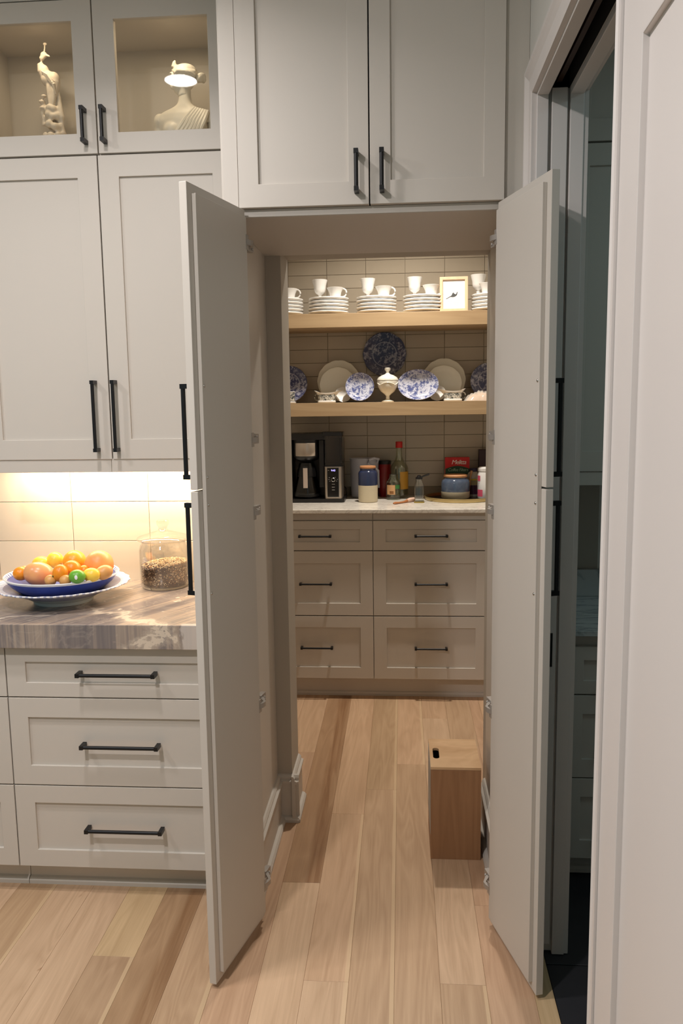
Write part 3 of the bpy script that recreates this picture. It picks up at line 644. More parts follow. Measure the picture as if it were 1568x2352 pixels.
def bowlm(R, h, mat, ex=1, ey=1):
    pr = [(0, .004), (R * .45, .004), (R * .50, 0), (R * .54, .004), (R * .80, h * .5), (R, h), (R * .985, h + .002), (R * .955, h), (R * .76, h * .5), (R * .52, .012), (0, .010)]
    return MB().lathe(pr, 56, ex=ex, ey=ey).mesh('bowl', mat)
leaning('bowl', bowlm(.080, .034, TR_BOWL), -.147, Z2 + .0800, 2.290, 12, 'small round blue bowl stood on edge left of the compote', 'bowl')
leaning('oval_bowl', bowlm(.113, .034, TR_OVAL, 1, .765), .176, Z2 + .0865, 2.290, 12, 'oval blue and white bowl stood on edge right of the compote', 'bowl')
lc = thing('lidded_compote', 'white lidded compote standing between the two blue bowls', 'compote', (.008, 2.262, Z2 + .0003))
put('bowl', MB().lathe([(0, 0), (.033, 0), (.034, .005), (.020, .010), (.0105, .016), (.0105, .034), (.018, .042), (.038, .058), (.052, .082), (.0575, .108), (.0575, .117), (.054, .118), (0, .116)], 44, wave=lambda a, r: 1 + .012 * math.cos(8 * a) * (r > .03)), MILK, lc, True)
put('lid', MB().lathe([(.0585, .1185), (.0590, .122), (.052, .134), (.034, .146), (.014, .153), (.0085, .160), (.0085, .166), (.016, .176), (.017, .184), (.014, .188), (0, .189)], 44, wave=lambda a, r: 1 + .01 * math.cos(8 * a) * (r > .03)).lathe([(0, .1185), (.0585, .1185)], 44), MILK, lc, True)
sw = MB()
for k in range(4):
    a0 = k * PI / 2
    sw.tube([((.0555 + .002) * math.sin(a0 + t), -(.0555 + .002) * math.cos(a0 + t), .092 + .014 * math.cos(2 * t)) for t in [(-.75 + 1.5 * i / 10) for i in range(11)]], .0022, 6)
put('swag', sw, MILK, lc, True)
def creamer(cx, cy, mir, label):
    t = thing('creamer', label, 'creamer', (cx, cy, Z2 + .0003), (0, 0, 0), 'black patterned creamers on the lower shelf')
    n = 40; H = .056
    def rowat(z, kx, ky, lip):
        out = []
        for i in range(n):
            a = 2 * PI * i / n; c, s = math.cos(a), math.sin(a); sq = (abs(c) ** 4 + abs(s) ** 4) ** -.25
            x, y = kx * c * sq * .94, ky * s * sq * .94; zz = z
            if lip: zz += .014 * abs(c) ** 2.5 - .003; x += mir * .016 * max(0, -c * mir * 1) ** 6 * (-1 if mir > 0 else 1) * (1 if mir > 0 else -1) * (1 if mir < 0 else 1); x += c * .012 * abs(c) ** 8
            out.append((x, y, zz))
        return out
    def skin(rows, mats):
        mb = MB()
        for (A, B), mi in zip(zip(rows, rows[1:]), mats): mb.add(A + B, [(i, (i + 1) % n, n + (i + 1) % n, n + i) for i in range(n)], mi, True)
        mb.add(rows[0], [tuple(range(n - 1, -1, -1))], mats[0]); mb.add(rows[-1], [tuple(range(n))], mats[-1]); return mb
    rows = [rowat(0, .050, .030, 0), rowat(.004, .054, .033, 0), rowat(.011, .053, .032, 0), rowat(.013, .050, .031, 0), rowat(.046, .053, .034, 0), rowat(.050, .056, .036, 1), rowat(.058, .062, .038, 1), rowat(.057, .057, .034, 1), rowat(.030, .046, .027, 0)]
    put('creamer_body', skin(rows, [0, 0, 0, 1, 0, 0, 0, 0]), [CERAM, TR_CREAM], t, True)
    hx = .052 * mir
    put('handle', MB().tube([(hx, 0, .050)] + [(hx + mir * (.016 * math.sin(u)), 0, .032 + .018 * math.cos(u)) for u in [PI * k / 8 for k in range(9)]] + [(hx * .98, 0, .014)], .0035, 8), TR_CREAM, t, True)
creamer(-.332, 2.262, -1, 'black patterned creamer with wavy white lip left of the round blue bowl')
creamer(.367, 2.262, 1, 'black patterned creamer with wavy white lip right of the oval bowl')
sd = plate_mesh(.046, .010, 'dish', CERAM, 8, .03)
leaning('saucer', sd, -.246, Z2 + .042, 2.318, 24, 'small white dish leaning between the left creamer and round bowl', 'dish', None, 12)
leaning('saucer', sd, .287, Z2 + .042, 2.318, 24, 'small white dish leaning between the oval bowl and right creamer', 'dish', None, -12)
bd = thing('butter_box', 'small white lidded box with black print before the left platter', 'box', (-.543, 2.24, Z2 + .0003))
put('box_body', MB().box(-.038, .038, -.026, .026, 0, .010), CERAM, bd, True, .003); put('printed_lid', MB().box(-.034, .034, -.023, .023, .011, .060), TR_CREAM, bd, True, .004); put('rim', MB().box(-.035, .035, -.024, .024, .060, .065), CERAM, bd, True, .0015)
wpk = MB()
ng, mg = 26, 14; vs = []
for i in range(ng + 1):
    for j in range(mg + 1):
        u, w = i / ng, j / mg; x = .425 + .20 * u; y = 2.185 + .12 * w; h = .050 * (math.sin(PI * min(max(u, 0), 1)) ** .6) * (math.sin(PI * w) ** .5); h *= 1 + .10 * math.sin(23 * u + 9 * w) + .08 * math.sin(41 * u - 17 * w); vs.append((x, y, Z2 + .0005 + max(h, 0)))
fs = [(i * (mg + 1) + j, (i + 1) * (mg + 1) + j, (i + 1) * (mg + 1) + j + 1, i * (mg + 1) + j + 1) for i in range(ng) for j in range(mg)]
pk = thing('wrapped_parcel', 'flat parcel wrapped in clear film at the right shelf end', 'parcel', (.52, 2.245, Z2))
put('film', MB().add(vs, fs, 0, True), FILM, pk)
put('contents', MB().add([(.525 + (p[0] - .525) * .86, 2.245 + (p[1] - 2.245) * .86, Z2 + .0003 + (p[2] - Z2) * .85) for p in vs], fs, 0, True), PEACH, pk)

# ---- counter: coffee maker
cm = thing('coffee_maker', 'black and steel drip coffee maker on the pantry counter', 'appliance', (-.392, 2.26, ZC + .0003))
def rbox(x0, x1, y0, y1, z0, z1, r, seg=5):
    pts = []
    for cx, cy, a in ((x1 - r, y1 - r, 0), (x0 + r, y1 - r, PI / 2), (x0 + r, y0 + r, PI), (x1 - r, y0 + r, 1.5 * PI)):
        pts += [(cx + r * math.cos(a + PI / 2 * i / seg), cy + r * math.sin(a + PI / 2 * i / seg)) for i in range(seg + 1)]
    return MB().prism(pts, 'z', z0, z1)
put('base', rbox(-.155, .160, -.125, .10, 0, .020, .02), BLACKP, cm, True, .003)
put('left_column', MB().box(-.155, -.132, -.06, .10, .020, .350), BLACKP, cm, True, .004)
put('rear_housing', MB().box(-.132, .148, .045, .10, .020, .350), plain('brown_black', L(70, 58, 48), .4), cm, True, .002)
put('top_housing', rbox(-.155, .060, -.085, .10, .345, .380, .015), BLACKP, cm, True, .004)
br = put('brew_basket', MB().lathe([(0, .222), (.045, .224), (.068, .236), (.076, .256), (.076, .345), (0, .345)], 36, (-.056, -.030, 0)), BLACKP, cm, True)
put('steel_band', MB().lathe([(.0765, .256), (.0775, .258), (.0775, .326), (.0765, .328)], 24, (-.056, -.030, 0), 0, a0=PI * 1.5 - .78, a1=PI * 1.5 + .78), STEEL, br, True)
ca = put('carafe', MB().lathe([(0, .024), (.066, .024), (.074, .032), (.076, .050), (.066, .095), (.054, .145), (.052, .145), (.064, .095), (.073, .050), (.070, .030), (0, .028)], 36, (-.056, -.030, 0)), CARAFE_G, cm, True)
put('carafe_collar', MB().lathe([(.056, .138), (.058, .140), (.055, .166), (.044, .205), (.040, .216), (.0, .218)], 36, (-.056, -.030, 0)).lathe([(0, .024), (.070, .022), (.077, .030), (.076, .044), (.0755, .044), (0, .030)], 36, (-.056, -.030, 0)), BLACKP, ca, True)
hd = MB(); hd.prism([(-.084, .170), (-.100, .196), (-.122, .200), (-.128, .186), (-.124, .080), (-.112, .078), (-.108, .150)], 'x', -.067, -.040)
put('carafe_handle', hd, BLACKP, ca, True, .003)
put('handle_plate', MB().box(-.066, -.041, -.1305, -.128, .082, .192), plain('steel_light', L(206, 190, 178), .35, .5), ca, True, .002)
put('frother_post', MB().box(.018, .046, -.075, .05, .080, .345), BLACKP, cm, True, .004)
put('water_tank', rbox(.048, .148, -.085, .040, .206, .366, .012), SMOKE, cm, True)
put('tank_lid', rbox(.034, .152, -.09, .045, .367, .386, .014), BLACKP, cm, True, .003)
tb = put('tank_base', rbox(.048, .150, -.088, .044, .196, .206, .012), BLACKP, cm, True)
put('control_tower', rbox(.050, .146, -.112, .044, .020, .196, .014), STEEL, cm, True, .002)
cp = put('control_panel', MB().box(.066, .130, -.117, -.1125, .030, .192), PANELB, cm, True, .002)
fr = ring(.0645, .1315, .0285, .1935, -.1178, .002, .0018, .0018); put('panel_trim', fr, NICKEL, cp, True)
put('dial', MB().lathe([(.0075, 0), (.0115, 0), (.0115, .006), (.0095, .008), (.0078, .006)], 24, xf=Matrix.Translation((.099, -.117, .126)) @ Matrix.Rotation(PI / 2, 4, 'X')), NICKEL, cp, True)
mk = MB()
for x, z in ((.078, .138), (.110, .139), (.076, .128), (.122, .128), (.080, .118), (.118, .119)): mk.box(x - .003, x + .003, -.1176, -.117, z - .001, z + .001)
for z in (.101, .085, .070): mk.box(.091, .107, -.1176, -.117, z - .0015, z + .0015)
mk.box(.070, .077, -.1176, -.117, .177, .179)
put('button_marks', mk, GREYMARK, cp, True)
def text(s, size, mat, parent, loc, rot=(PI / 2, 0, 0), shear=0.0, ext=.0002, space=1.0, name='lettering', align='CENTER'):
    c = bpy.data.curves.new(name, 'FONT'); c.body = s; c.size = size; c.align_x = align; c.align_y = 'CENTER'; c.extrude = ext; c.shear = shear; c.space_character = space; c.resolution_u = 4
    c.materials.append(mat); tmp = bpy.data.objects.new(name, c); COL.objects.link(tmp); bpy.context.view_layer.update()
    me = bpy.data.meshes.new_from_object(tmp.evaluated_get(bpy.context.evaluated_depsgraph_get())); bpy.data.objects.remove(tmp)
    o = bpy.data.objects.new(name, me); COL.objects.link(o); o.location = loc; o.rotation_euler = rot
    if parent: o.parent = parent
    return o
text('9:43', .0135, DISP, cp, (.100, -.1176, .177), name='clock_digits')
put('power_cord', MB().tube([(.150, .06, .070), (.158, .055, .060), (.160, .06, .030), (.155, .09, .006), (.12, .15, .004)], .003, 8), BLACKP, cm, True)
# frosted jug
jg = thing('plastic_jug', 'translucent white plastic jug with a loop handle behind the canister', 'jug', (-.132, 2.385, ZC + .0003))
jb = MB().lathe([(0, .002), (.072, .002), (.076, .008), (.084, .225), (.088, .228), (.086, .228), (.082, .224), (.074, .010), (0, .006)], 36, ex=1.0, ey=.72); put('jug_body', jb, FROST, jg, True)
put('handle', MB().tube([(.074, -.03, .205), (.084, -.055, .225), (.060, -.068, .232), (.030, -.066, .222), (.024, -.062, .205), (.040, -.062, .186), (.064, -.060, .178), (.082, -.052, .16), (.083, -.045, .06)], .007, 8), FROST, jg, True)
# blue canister
cn = thing('tall_canister', 'tall blue and cream stoneware canister with cork lid', 'canister', (-.1025, 2.167, ZC + .0003))
put('cream_base', MB().lathe([(0, 0), (.048, 0), (.0525, .004), (.0535, .020), (.0535, .094), (0, .094)], 40), CREAM, cn, True)
put('blue_glaze', MB().lathe([(.0535, .094), (.0537, .098), (.0537, .160), (.049, .170), (.0435, .175), (.043, .183), (.0445, .186), (.040, .187), (0, .186)], 40), CANB, cn, True)
put('cork_lid', MB().lathe([(0, .1865), (.043, .1865), (.0445, .190), (.0445, .196), (.043, .199), (0, .199)], 36), CORKW, cn, True)
rc = thing('red_tin', 'dark red tin with black lid behind the canister', 'tin', (-.017, 2.43, ZC + .0003))
put('tin_body', MB().lathe([(0, 0), (.036, 0), (.038, .003), (.038, .190), (0, .190)], 36), REDCAN, rc, True); put('lid', MB().lathe([(.039, .1895), (.0395, .194), (.0395, .208), (.037, .211), (0, .211)], 36), BLACKP, rc, True)
def sector(mb, r, z0, z1, a0, a1, seg=14, mi=0): return mb.lathe([(r, z0), (r, z1)], seg, (0, 0, 0), mi, a0=a0, a1=a1)
lb = thing('liquor_bottle', 'large clear bottle with a red cap and amber label', 'bottle', (.069, 2.385, ZC + .0003))
put('bottle_glass', MB().lathe([(0, .004), (.040, 0), (.050, .006), (.0515, .02), (.0515, .165), (.048, .182), (.034, .200), (.022, .218), (.018, .240), (.0165, .292), (.0185, .296), (.0185, .302), (.015, .302), (.0145, .292), (.016, .238), (.031, .200), (.046, .178), (.049, .165), (.049, .02), (0, .01)], 36), GREENGL, lb, True)
put('label', sector(MB(), .0522, .050, .150, -PI * .5 + .10, PI * .2), AMBER, lb, True); put('cap', MB().lathe([(.0195, .286), (.020, .288), (.020, .318), (.018, .321), (0, .321)], 24), CAPRED, lb, True)
sb = thing('short_bottle', 'short clear bottle with a peach label before the liquor bottle', 'bottle', (.036, 2.285, ZC + .0003))
put('bottle_glass', MB().lathe([(0, .004), (.034, 0), (.041, .006), (.042, .015), (.042, .085), (.039, .100), (.030, .112), (.024, .120), (.023, .134), (.0255, .137), (.0255, .141), (.022, .141), (.021, .134), (.022, .120), (.037, .098), (.0395, .085), (.0395, .015), (0, .01)], 36), GREENGL, sb, True)
put('label', sector(MB(), .0427, .030, .084, -PI * .5 - .95, -PI * .5 + .25), PEACH, sb, True); put('label_print', sector(MB(), .0431, .034, .050, -PI * .5 - .50, -PI * .5 + .05, 6), LABELBR, sb, True); put('green_label', sector(MB(), .0427, .062, .084, -PI * .5 + .28, -PI * .5 + .95), LABELGR, sb, True)
oc = thing('oil_cruet', 'small clear cruet with a black flip spout open', 'cruet', (.1775, 2.125, ZC + .0003))
put('cruet_glass', rbox(-.026, .026, -.026, .026, .008, .084, .008).lathe([(.027, .084), (.026, .095), (.019, .112), (.0165, .122), (.0165, .130), (0, .130)], 28), CLEAR, oc, True)
put('cruet_foot', rbox(-.0275, .0275, -.0275, .0275, 0, .0078, .008), plain('olive_oil', L(150, 130, 60), .2), oc, True, .001)
put('cap', MB().lathe([(.018, .128), (.0185, .130), (.0185, .138), (.010, .143), (.009, .149), (0, .150)], 24), BLACKP, oc, True); put('flip_lever', MB().tube([(.012, 0, .139), (.030, 0, .146), (.050, 0, .153), (.056, 0, .156)], [.004, .005, .0055, .004], 8), BLACKP, oc, True)
bh = thing('pastry_brush', 'small wooden pastry brush lying before the cruet', 'brush', (.094, 2.10, ZC + .0003), (0, 0, math.radians(52)))
put('handle', MB().tube([(-.09, 0, .007), (-.075, 0, .008), (-.04, 0, .006), (0, 0, .006), (.03, 0, .009)], [.004, .0065, .005, .005, .008], 10), BRUSHW, bh, True); put('bristles', MB().tube([(.03, 0, .010), (.055, 0, .012), (.09, 0, .012)], [.009, .012, .0115], 10), BRISTLE, bh, True)
# tray and what stands on it
tr = thing('round_tray', 'round gold-rimmed dark tray at the right of the pantry counter', 'tray', (.405, 2.272, ZC + .0003))
put('tray_rim', MB().lathe([(.184, 0), (.190, .001), (.194, .019), (.193, .021), (.190, .019), (.186, .004)], 64), GOLD, tr, True); put('tray_floor', MB().lathe([(0, 0), (.185, 0), (.187, .004), (0, .004)], 64), TRAYIN, tr, True)
ZT = ZC + .0046
ck = thing('stoneware_crock', 'wide blue and cream crock with wooden lid on the tray', 'crock', (.385, 2.285, ZT))
put('cream_base', MB().lathe([(0, 0), (.074, 0), (.0795, .006), (.0800, .040), (0, .040)], 44), CREAM, ck, True)
put('blue_glaze', MB().lathe([(.0800, .040), (.0803, .046), (.0803, .088), (.076, .104), (.064, .112), (.064, .118), (.060, .119), (0, .119)], 44), CROCKB, ck, True)
put('lid', MB().lathe([(0, .1195), (.064, .1195), (.067, .123), (.067, .130), (.063, .134), (0, .134)], 40), LIDW, ck, True)
spn = tag(put('wooden_scoop', MB().tube([(.462, 2.343, ZT + .009), (.466, 2.336, ZT + .06), (.472, 2.328, ZT + .115), (.478, 2.322, ZT + .150)], [.009, .006, .005, .007], 10), LIDW), 'slim wooden scoop handle leaning beside the crock lid', 'scoop')
fbx = thing('filter_box', 'red and green coffee filter carton behind the crock', 'box', (.402, 2.415, ZT), (0, 0, math.radians(2)))
put('carton', MB().box(-.069, .069, -.022, .022, 0, .222), RED, fbx, True, .0006)
arc = [(-.0688, .02)] + [(.0688 * (-1 + 2 * i / 20), .157 + .016 * math.sin(PI * i / 20)) for i in range(21)] + [(.0688, .02)]
put('green_band', MB().prism(arc, 'y', -.0228, -.0221), GREENP, fbx, True)
text('Melitta', .036, WPRINT, fbx, (.008, -.0226, .194), shear=.25, space=.86)
text('Coffee Filters', .024, plain('pale_green_print', L(150, 176, 150), .5), fbx, (.004, -.0232, .150), shear=.2, space=.9)
pj = thing('purple_label_jar', 'clear jar with a purple and yellow label on the tray', 'jar', (.492, 2.380, ZT))
put('jar_body', MB().lathe([(0, 0), (.036, 0), (.0385, .004), (.0385, .112), (.028, .134), (.020, .142), (0, .142)], 36), plain('cloudy_plastic', L(190, 180, 168), .3), pj, True)
put('purple_label', sector(MB(), .0391, .014, .066, 0, 2 * PI - .001, 36), PURPLE, pj, True); put('yellow_band', sector(MB(), .0391, .094, .102, 0, 2 * PI - .001, 36), YELP, pj, True); put('label_print', sector(MB(), .0391, .068, .093, 0, 2 * PI - .001, 36), plain('tan_label', L(178, 160, 120), .5), pj, True); put('cap', MB().lathe([(.021, .141), (.0215, .143), (.0215, .160), (0, .162)], 24), NAVYP, pj, True)
wbt = thing('white_bottle', 'white plastic bottle with pink print at the right counter end', 'bottle', (.545, 2.262, ZT))
put('bottle_body', MB().lathe([(0, 0), (.036, 0), (.039, .005), (.039, .135), (.034, .152), (.034, .154), (0, .154)], 36), WPLAST, wbt, True)
put('cap', MB().lathe([(.037, .1535), (.038, .156), (.038, .170), (.028, .178), (0, .180)], 30), WPLAST, wbt, True)
put('pink_print', sector(sector(MB(), .0395, .014, .052, PI * 1.05, PI * 1.38, 8), .0395, .100, .130, PI * 1.06, PI * 1.26, 6), PINKP, wbt, True)
pm = MB()
for k in range(5): sector(pm, .0394, .058 + .009 * k, .062 + .009 * k, PI * 1.05, PI * (1.16 + .02 * k), 6)
put('grey_print', pm, GREYP, wbt, True)
mbx = tag(put('maroon_carton', MB().box(.527, .60, 2.40, 2.46, ZC + .0003, 1.298), MAROON, bevel=.001), 'tall maroon carton at the back right of the pantry counter', 'box')

# wooden box on the floor
wbx = thing('wooden_box', 'upright wooden box with a hand slot on the passage floor', 'box', (.264, .475, 0))
x0, x1, y0, y1, H = .1785, .3500, .356, .592, .336
put('front_board', MB().box(x0, x1, y0, y0 + .010, 0, H - .010), BOXW, wbx, bevel=.0008)
put('back_board', MB().box(x0, x1, y1 - .010, y1, 0, H - .010), BOXW, wbx, bevel=.0008)
put('right_board', MB().box(x1 - .010, x1, y0 + .0105, y1 - .0105, 0, H - .010), BOXW, wbx, bevel=.0008)
put('left_board', MB().box(x0, x0 + .010, y0 + .0105, y1 - .0105, 0, .085), BOXW, wbx, bevel=.0008)
put('grey_side_panel', MB().box(x0 - .001, x0 + .010, y0 + .0105, y1 - .0105, .086, H - .012), GREYPANEL, wbx, bevel=.0008)
# top with a rounded slot
sx0, sx1, sy0, sy1 = .190, .212, .425, .512; rr_ = (sx1 - sx0) / 2
mb = MB(); zb = H - .009
mb.box(x0, sx0, y0, y1, zb, H).box(sx1, x1, y0, y1, zb, H).box(sx0, sx1, y0, sy0, zb, H).box(sx0, sx1, sy1, y1, zb, H)
for qx, qy, a0 in ((sx0, sy0, PI), (sx1, sy0, 1.5 * PI), (sx1, sy1, 0), (sx0, sy1, PI / 2)):    # rounded slot corners
    ccx, ccy = (sx0 + rr_ if qx == sx0 else sx1 - rr_), (sy0 + rr_ if qy == sy0 else sy1 - rr_)
    mb.prism([(qx, qy)] + [(ccx + rr_ * math.cos(a0 + PI / 2 * i / 6), ccy + rr_ * math.sin(a0 + PI / 2 * i / 6)) for i in range(7)], 'z', zb, H)
put('top_board', mb, BOXTOP, wbx)

# ================================================================== COUNTER OBJECTS
ZK = .9133
pg = tag(put('serving_plate', MB().lathe([(0, .006), (.088, .006), (.090, 0), (.098, 0), (.100, .010), (.128, .026), (.175, .046), (.222, .060), (.2235, .063), (.221, .065), (.175, .053), (.125, .034), (.090, .022), (0, .020)], 96, wave=lambda a, r: 1 + .012 * math.cos(24 * a) * (r > .2)), PLATEG, loc=(-1.080, .365, ZK)), 'large white and lavender scalloped plate under the blue fruit bowl', 'plate')
fb = thing('fruit_bowl', 'wide cobalt blue bowl of citrus fruit on the left counter', 'bowl', (-1.080, .365, ZK + .0215))
put('bowl_outside', MB().lathe([(0, .004), (.100, .004), (.104, 0), (.110, .002), (.135, .018), (.165, .042), (.184, .066), (.182, .068), (.10, .014), (0, .012)], 72), COBALT, fb, True)
put('bowl_lip', MB().lathe([(.1838, .0655), (.1888, .0705), (.190, .073), (.188, .075), (.186, .0745), (.1835, .071), (.182, .068)], 72), CERAM, fb, True)
put('bowl_rim', MB().lathe([(.1855, .0735), (.182, .0705), (.160, .046), (.132, .024), (.100, .0145), (0, .0135)], 72), STRIPE, fb, True)
def fr_(name, lab, cat, x, y, z, r, mat, k=(1, 1, 1), stem=None, rot=(0, 0, 0), grp=None):
    mb = MB().ell((0, 0, 0), (r * k[0], r * k[1], r * k[2]), 24, 16); t = thing(name, lab, cat, (x, y, z), rot, grp)
    put('peel', mb, mat, t, True)
    if stem: put('stem_end', MB().ell((r * k[0] * stem[0], r * k[1] * stem[1], r * k[2] * stem[2]), (.0035, .0035, .0035), 8, 6), STEMG, t, True)
    return t
fr_('orange', 'largest orange at the back of the blue bowl', 'fruit', -1.051, .405, 1.040, .040, ORANGE)
fr_('grapefruit', 'coral grapefruit at the right side of the blue bowl', 'fruit', -.952, .375, 1.036, .049, GRAPE)
fr_('mango', 'pale blushing mango at the front left of the blue bowl', 'fruit', -1.123, .285, 1.020, .047, MANGO, (1.12, .9, .88), rot=(0, .35, .3))
fr_('tangerine', 'tangerine at the left rim of the blue bowl', 'fruit', -1.190, .290, 1.022, .0246, TANG, (1.05, 1, .95))
fr_('tangerine', 'tangerine with a green stem end facing front right of the mango', 'fruit', -1.032, .240, 1.034, .0265, TANG, (.95, 1, 1.1), (-.55, -.75, -.3), rot=(0, .2, 0))
fr_('tangerine', 'tangerine just below the largest orange', 'fruit', -1.015, .300, 1.038, .0275, TANG, (1.1, 1, .95), rot=(0, .5, 0))
lm = fr_('lime', 'green lime with a white sticker at the front of the bowl', 'fruit', -.968, .222, 1.027, .0250, LIME, (1.08, 1, .92))
put('sticker', MB().ell((.006, -.0242, .002), (.0055, .0012, .0075), 12, 6), STICK, lm, True)
fr_('lemon', 'lemon between the lime and the grapefruit', 'fruit', -.936, .262, 1.024, .0235, YEL, (1.25, 1, 1))
fr_('pear', 'small tan pear at the front right of the bowl', 'fruit', -.905, .292, 1.026, .0265, PEAR, (1.15, .95, .9), rot=(0, -.35, .5))
fr_('lemon', 'yellow lemon behind the mango at the back left', 'fruit', -1.168, .400, 1.034, .0270, YEL, (1.2, 1, .95))
fr_('lemon', 'rounder yellow lemon left of the largest orange', 'fruit', -1.126, .418, 1.043, .0275, YEL, (1.05, 1, 1.05))
fr_('apricot', 'tan apricot low at the front rim below the green-stemmed tangerine', 'fruit', -1.060, .226, 1.013, .0190, PEAR)
fr_('apricot', 'tan apricot low at the front rim beside the lime', 'fruit', -1.010, .225, 1.013, .0190, PEAR)
fr_('apricot', 'little tan apricot between tangerine and lemon at the left', 'fruit', -1.205, .350, 1.020, .0165, PEAR)
fr_('tangerine', 'tangerine wedged between the largest orange and grapefruit', 'fruit', -.985, .325, 1.024, .0200, TANG)
# granola jar
gj = thing('glass_jar', 'lidded glass jar half filled with granola on the counter', 'jar', (-.787, .583, ZK))
put('jar_glass', MB().lathe([(0, .003), (.078, 0), (.084, .004), (.0885, .016), (.0885, .140), (.084, .156), (.079, .162), (.079, .168), (.082, .171), (.077, .172), (.0765, .160), (.0855, .140), (.0855, .018), (.078, .008), (0, .007)], 56), JARG, gj, True)
put('lid', MB().lathe([(0, .1725), (.086, .1725), (.0945, .176), (.0955, .181), (.092, .186), (.070, .193), (.040, .202), (.020, .208), (.015, .214), (.016, .222), (.022, .232), (.022, .243), (.019, .247), (0, .248)], 56), JARG, gj, True)
gr = MB(); tonev = []
gr.lathe([(0, .012), (.076, .012), (.0835, .022), (.0835, .082), (.05, .092), (0, .096)], 40); tonev += [.06] * len(gr.v)
rnd = random.Random(3)
def flake(p, nrm, s):
    z = Vector(nrm).normalized(); a = z.orthogonal().normalized(); b = z.cross(a); th = rnd.uniform(0, 6.28); a, b = a * math.cos(th) + b * math.sin(th), b * math.cos(th) - a * math.sin(th)
    z = (z + Vector((rnd.uniform(-.6, .6), rnd.uniform(-.6, .6), rnd.uniform(-.6, .6)))).normalized(); P = Vector(p); a = a * s * rnd.uniform(.8, 1.5); b = b * s * rnd.uniform(.4, .9)
    gr.add([P - a, P - b * 1, P + a, P + b, P + z * s * .45], [(0, 1, 4), (1, 2, 4), (2, 3, 4), (3, 0, 4)]); t_ = rnd.choice([.02, .08, .15, .2, .3, .42, .6, .98, .9, .12, .1, .05]); tonev.extend([t_] * 5)
for _ in range(2600):
    a = rnd.uniform(0, 2 * PI); z = rnd.uniform(.016, .084); r = .0836 if z > .022 else .079; flake((r * math.cos(a), r * math.sin(a), z), (math.cos(a), math.sin(a), 0), .0026)
for _ in range(1500):
    a = rnd.uniform(0, 2 * PI); r = .083 * math.sqrt(rnd.random()); q = len(tonev); flake((r * math.cos(a), r * math.sin(a), .082 + .014 * (1 - (r / .083) ** 2) + rnd.uniform(0, .008) + .008 * r / .083 * math.cos(a)), (0, 0, 1), .0034); tonev[q:] = [rnd.choice([.6, .8, .9, 1.0, .7])] * 5
gme = gr.mesh('granola', GRAN); at_ = gme.attributes.new('tone', 'FLOAT', 'POINT')
for i, tv in enumerate(tonev): at_.data[i].value = tv
go = put('granola', gme, None, gj, True); go['kind'] = 'stuff'

# ================================================================== STATUES
def voxel(name, mb, mats, parent, vox, smooth=4, loc=None, rot=None, deci=None):
    o = put(name, mb, mats, parent, True, loc=loc, rot=rot)
    r = o.modifiers.new('merge', 'REMESH'); r.mode = 'VOXEL'; r.voxel_size = vox; r.use_smooth_shade = True
    s = o.modifiers.new('soft', 'SMOOTH'); s.factor = .5; s.iterations = smooth
    return o
bu = thing('bust_statue', 'white draped bust of a woman with a hair bun in the glass cabinet', 'statue', (-.638, .545, 2.3925), (0, 0, 0))
# local: x right, y away from the viewer, z up ; height about 0.32, the head looks to the left
tb_ = MB()
n_ = 28; lv = [(0, .060, .040), (.03, .068, .044), (.065, .078, .046), (.10, .088, .045), (.125, .096, .042), (.145, .094, .036), (.158, .074, .030), (.168, .046, .027), (.178, .028, .025), (.190, .0225, .0225), (.210, .0205, .021), (.232, .021, .021)]
rws = [[(.002 + kx * math.copysign(abs(math.cos(2 * PI * i / n_)) ** .8, math.cos(2 * PI * i / n_)), ky * math.sin(2 * PI * i / n_), z) for i in range(n_)] for z, kx, ky in lv]
for A, B in zip(rws, rws[1:]): tb_.add(A + B, [(i, (i + 1) % n_, n_ + (i + 1) % n_, n_ + i) for i in range(n_)], 0, True)
tb_.add(rws[0], [tuple(range(n_))]); tb_.add(rws[-1], [tuple(range(n_))])
tb_.ell((-.086, .002, .126), (.022, .028, .030)); tb_.ell((.092, .002, .126), (.022, .028, .030)); tb_.ell((-.090, .002, .085), (.018, .022, .045)); tb_.ell((.097, .002, .085), (.018, .022, .045))
tb_.ell((-.038, -.030, .088), (.030, .026, .030)); tb_.ell((.038, -.030, .086), (.030, .026, .030))
voxel('torso', tb_, MARBLE, bu, .0036, 8)
hb = MB()   # head: faces -x with a slight turn to the viewer
hb.ell((.004, -.004, .262), (.038, .032, .040)); hb.ell((-.012, -.006, .246), (.026, .025, .034)); hb.ell((-.020, -.007, .226), (.013, .014, .013)); hb.ell((-.030, -.008, .262), (.012, .019, .024))
hb.tube([(-.040, -.009, .270), (-.046, -.010, .256), (-.050, -.010, .247), (-.042, -.009, .243)], [.0045, .005, .0055, .004], 8)
hb.ell((-.038, -.009, .237), (.006, .009, .0035)); hb.ell((-.037, -.009, .231), (.006, .008, .0035)); hb.ell((-.034, -.017, .266), (.005, .006, .0045)); hb.ell((-.034, .000, .266), (.005, .006, .0045))
hb.ell((-.036, -.009, .274), (.008, .020, .005)); hb.ell((.012, -.035, .254), (.006, .005, .011)); hb.tube([(.000, -.002, .205), (-.002, -.003, .235)], [.021, .022], 14)
voxel('head', hb, MARBLE, bu, .0030, 3)
hr = MB()
hr.ell((.008, -.002, .280), (.041, .036, .028))
for k in range(9):
    a = -1.0 + k * .25; hr.tube([(-.036 + .004 * abs(k - 4), -.006 + .028 * math.sin(a) - .002, .284 - .004 * abs(k - 4)), (-.010, -.006 + .036 * math.sin(a), .300 - .006 * abs(k - 4)), (.022, -.004 + .036 * math.sin(a), .296 - .006 * abs(k - 4)), (.046, -.002 + .022 * math.sin(a), .276)], [.006, .0075, .0075, .006], 8)
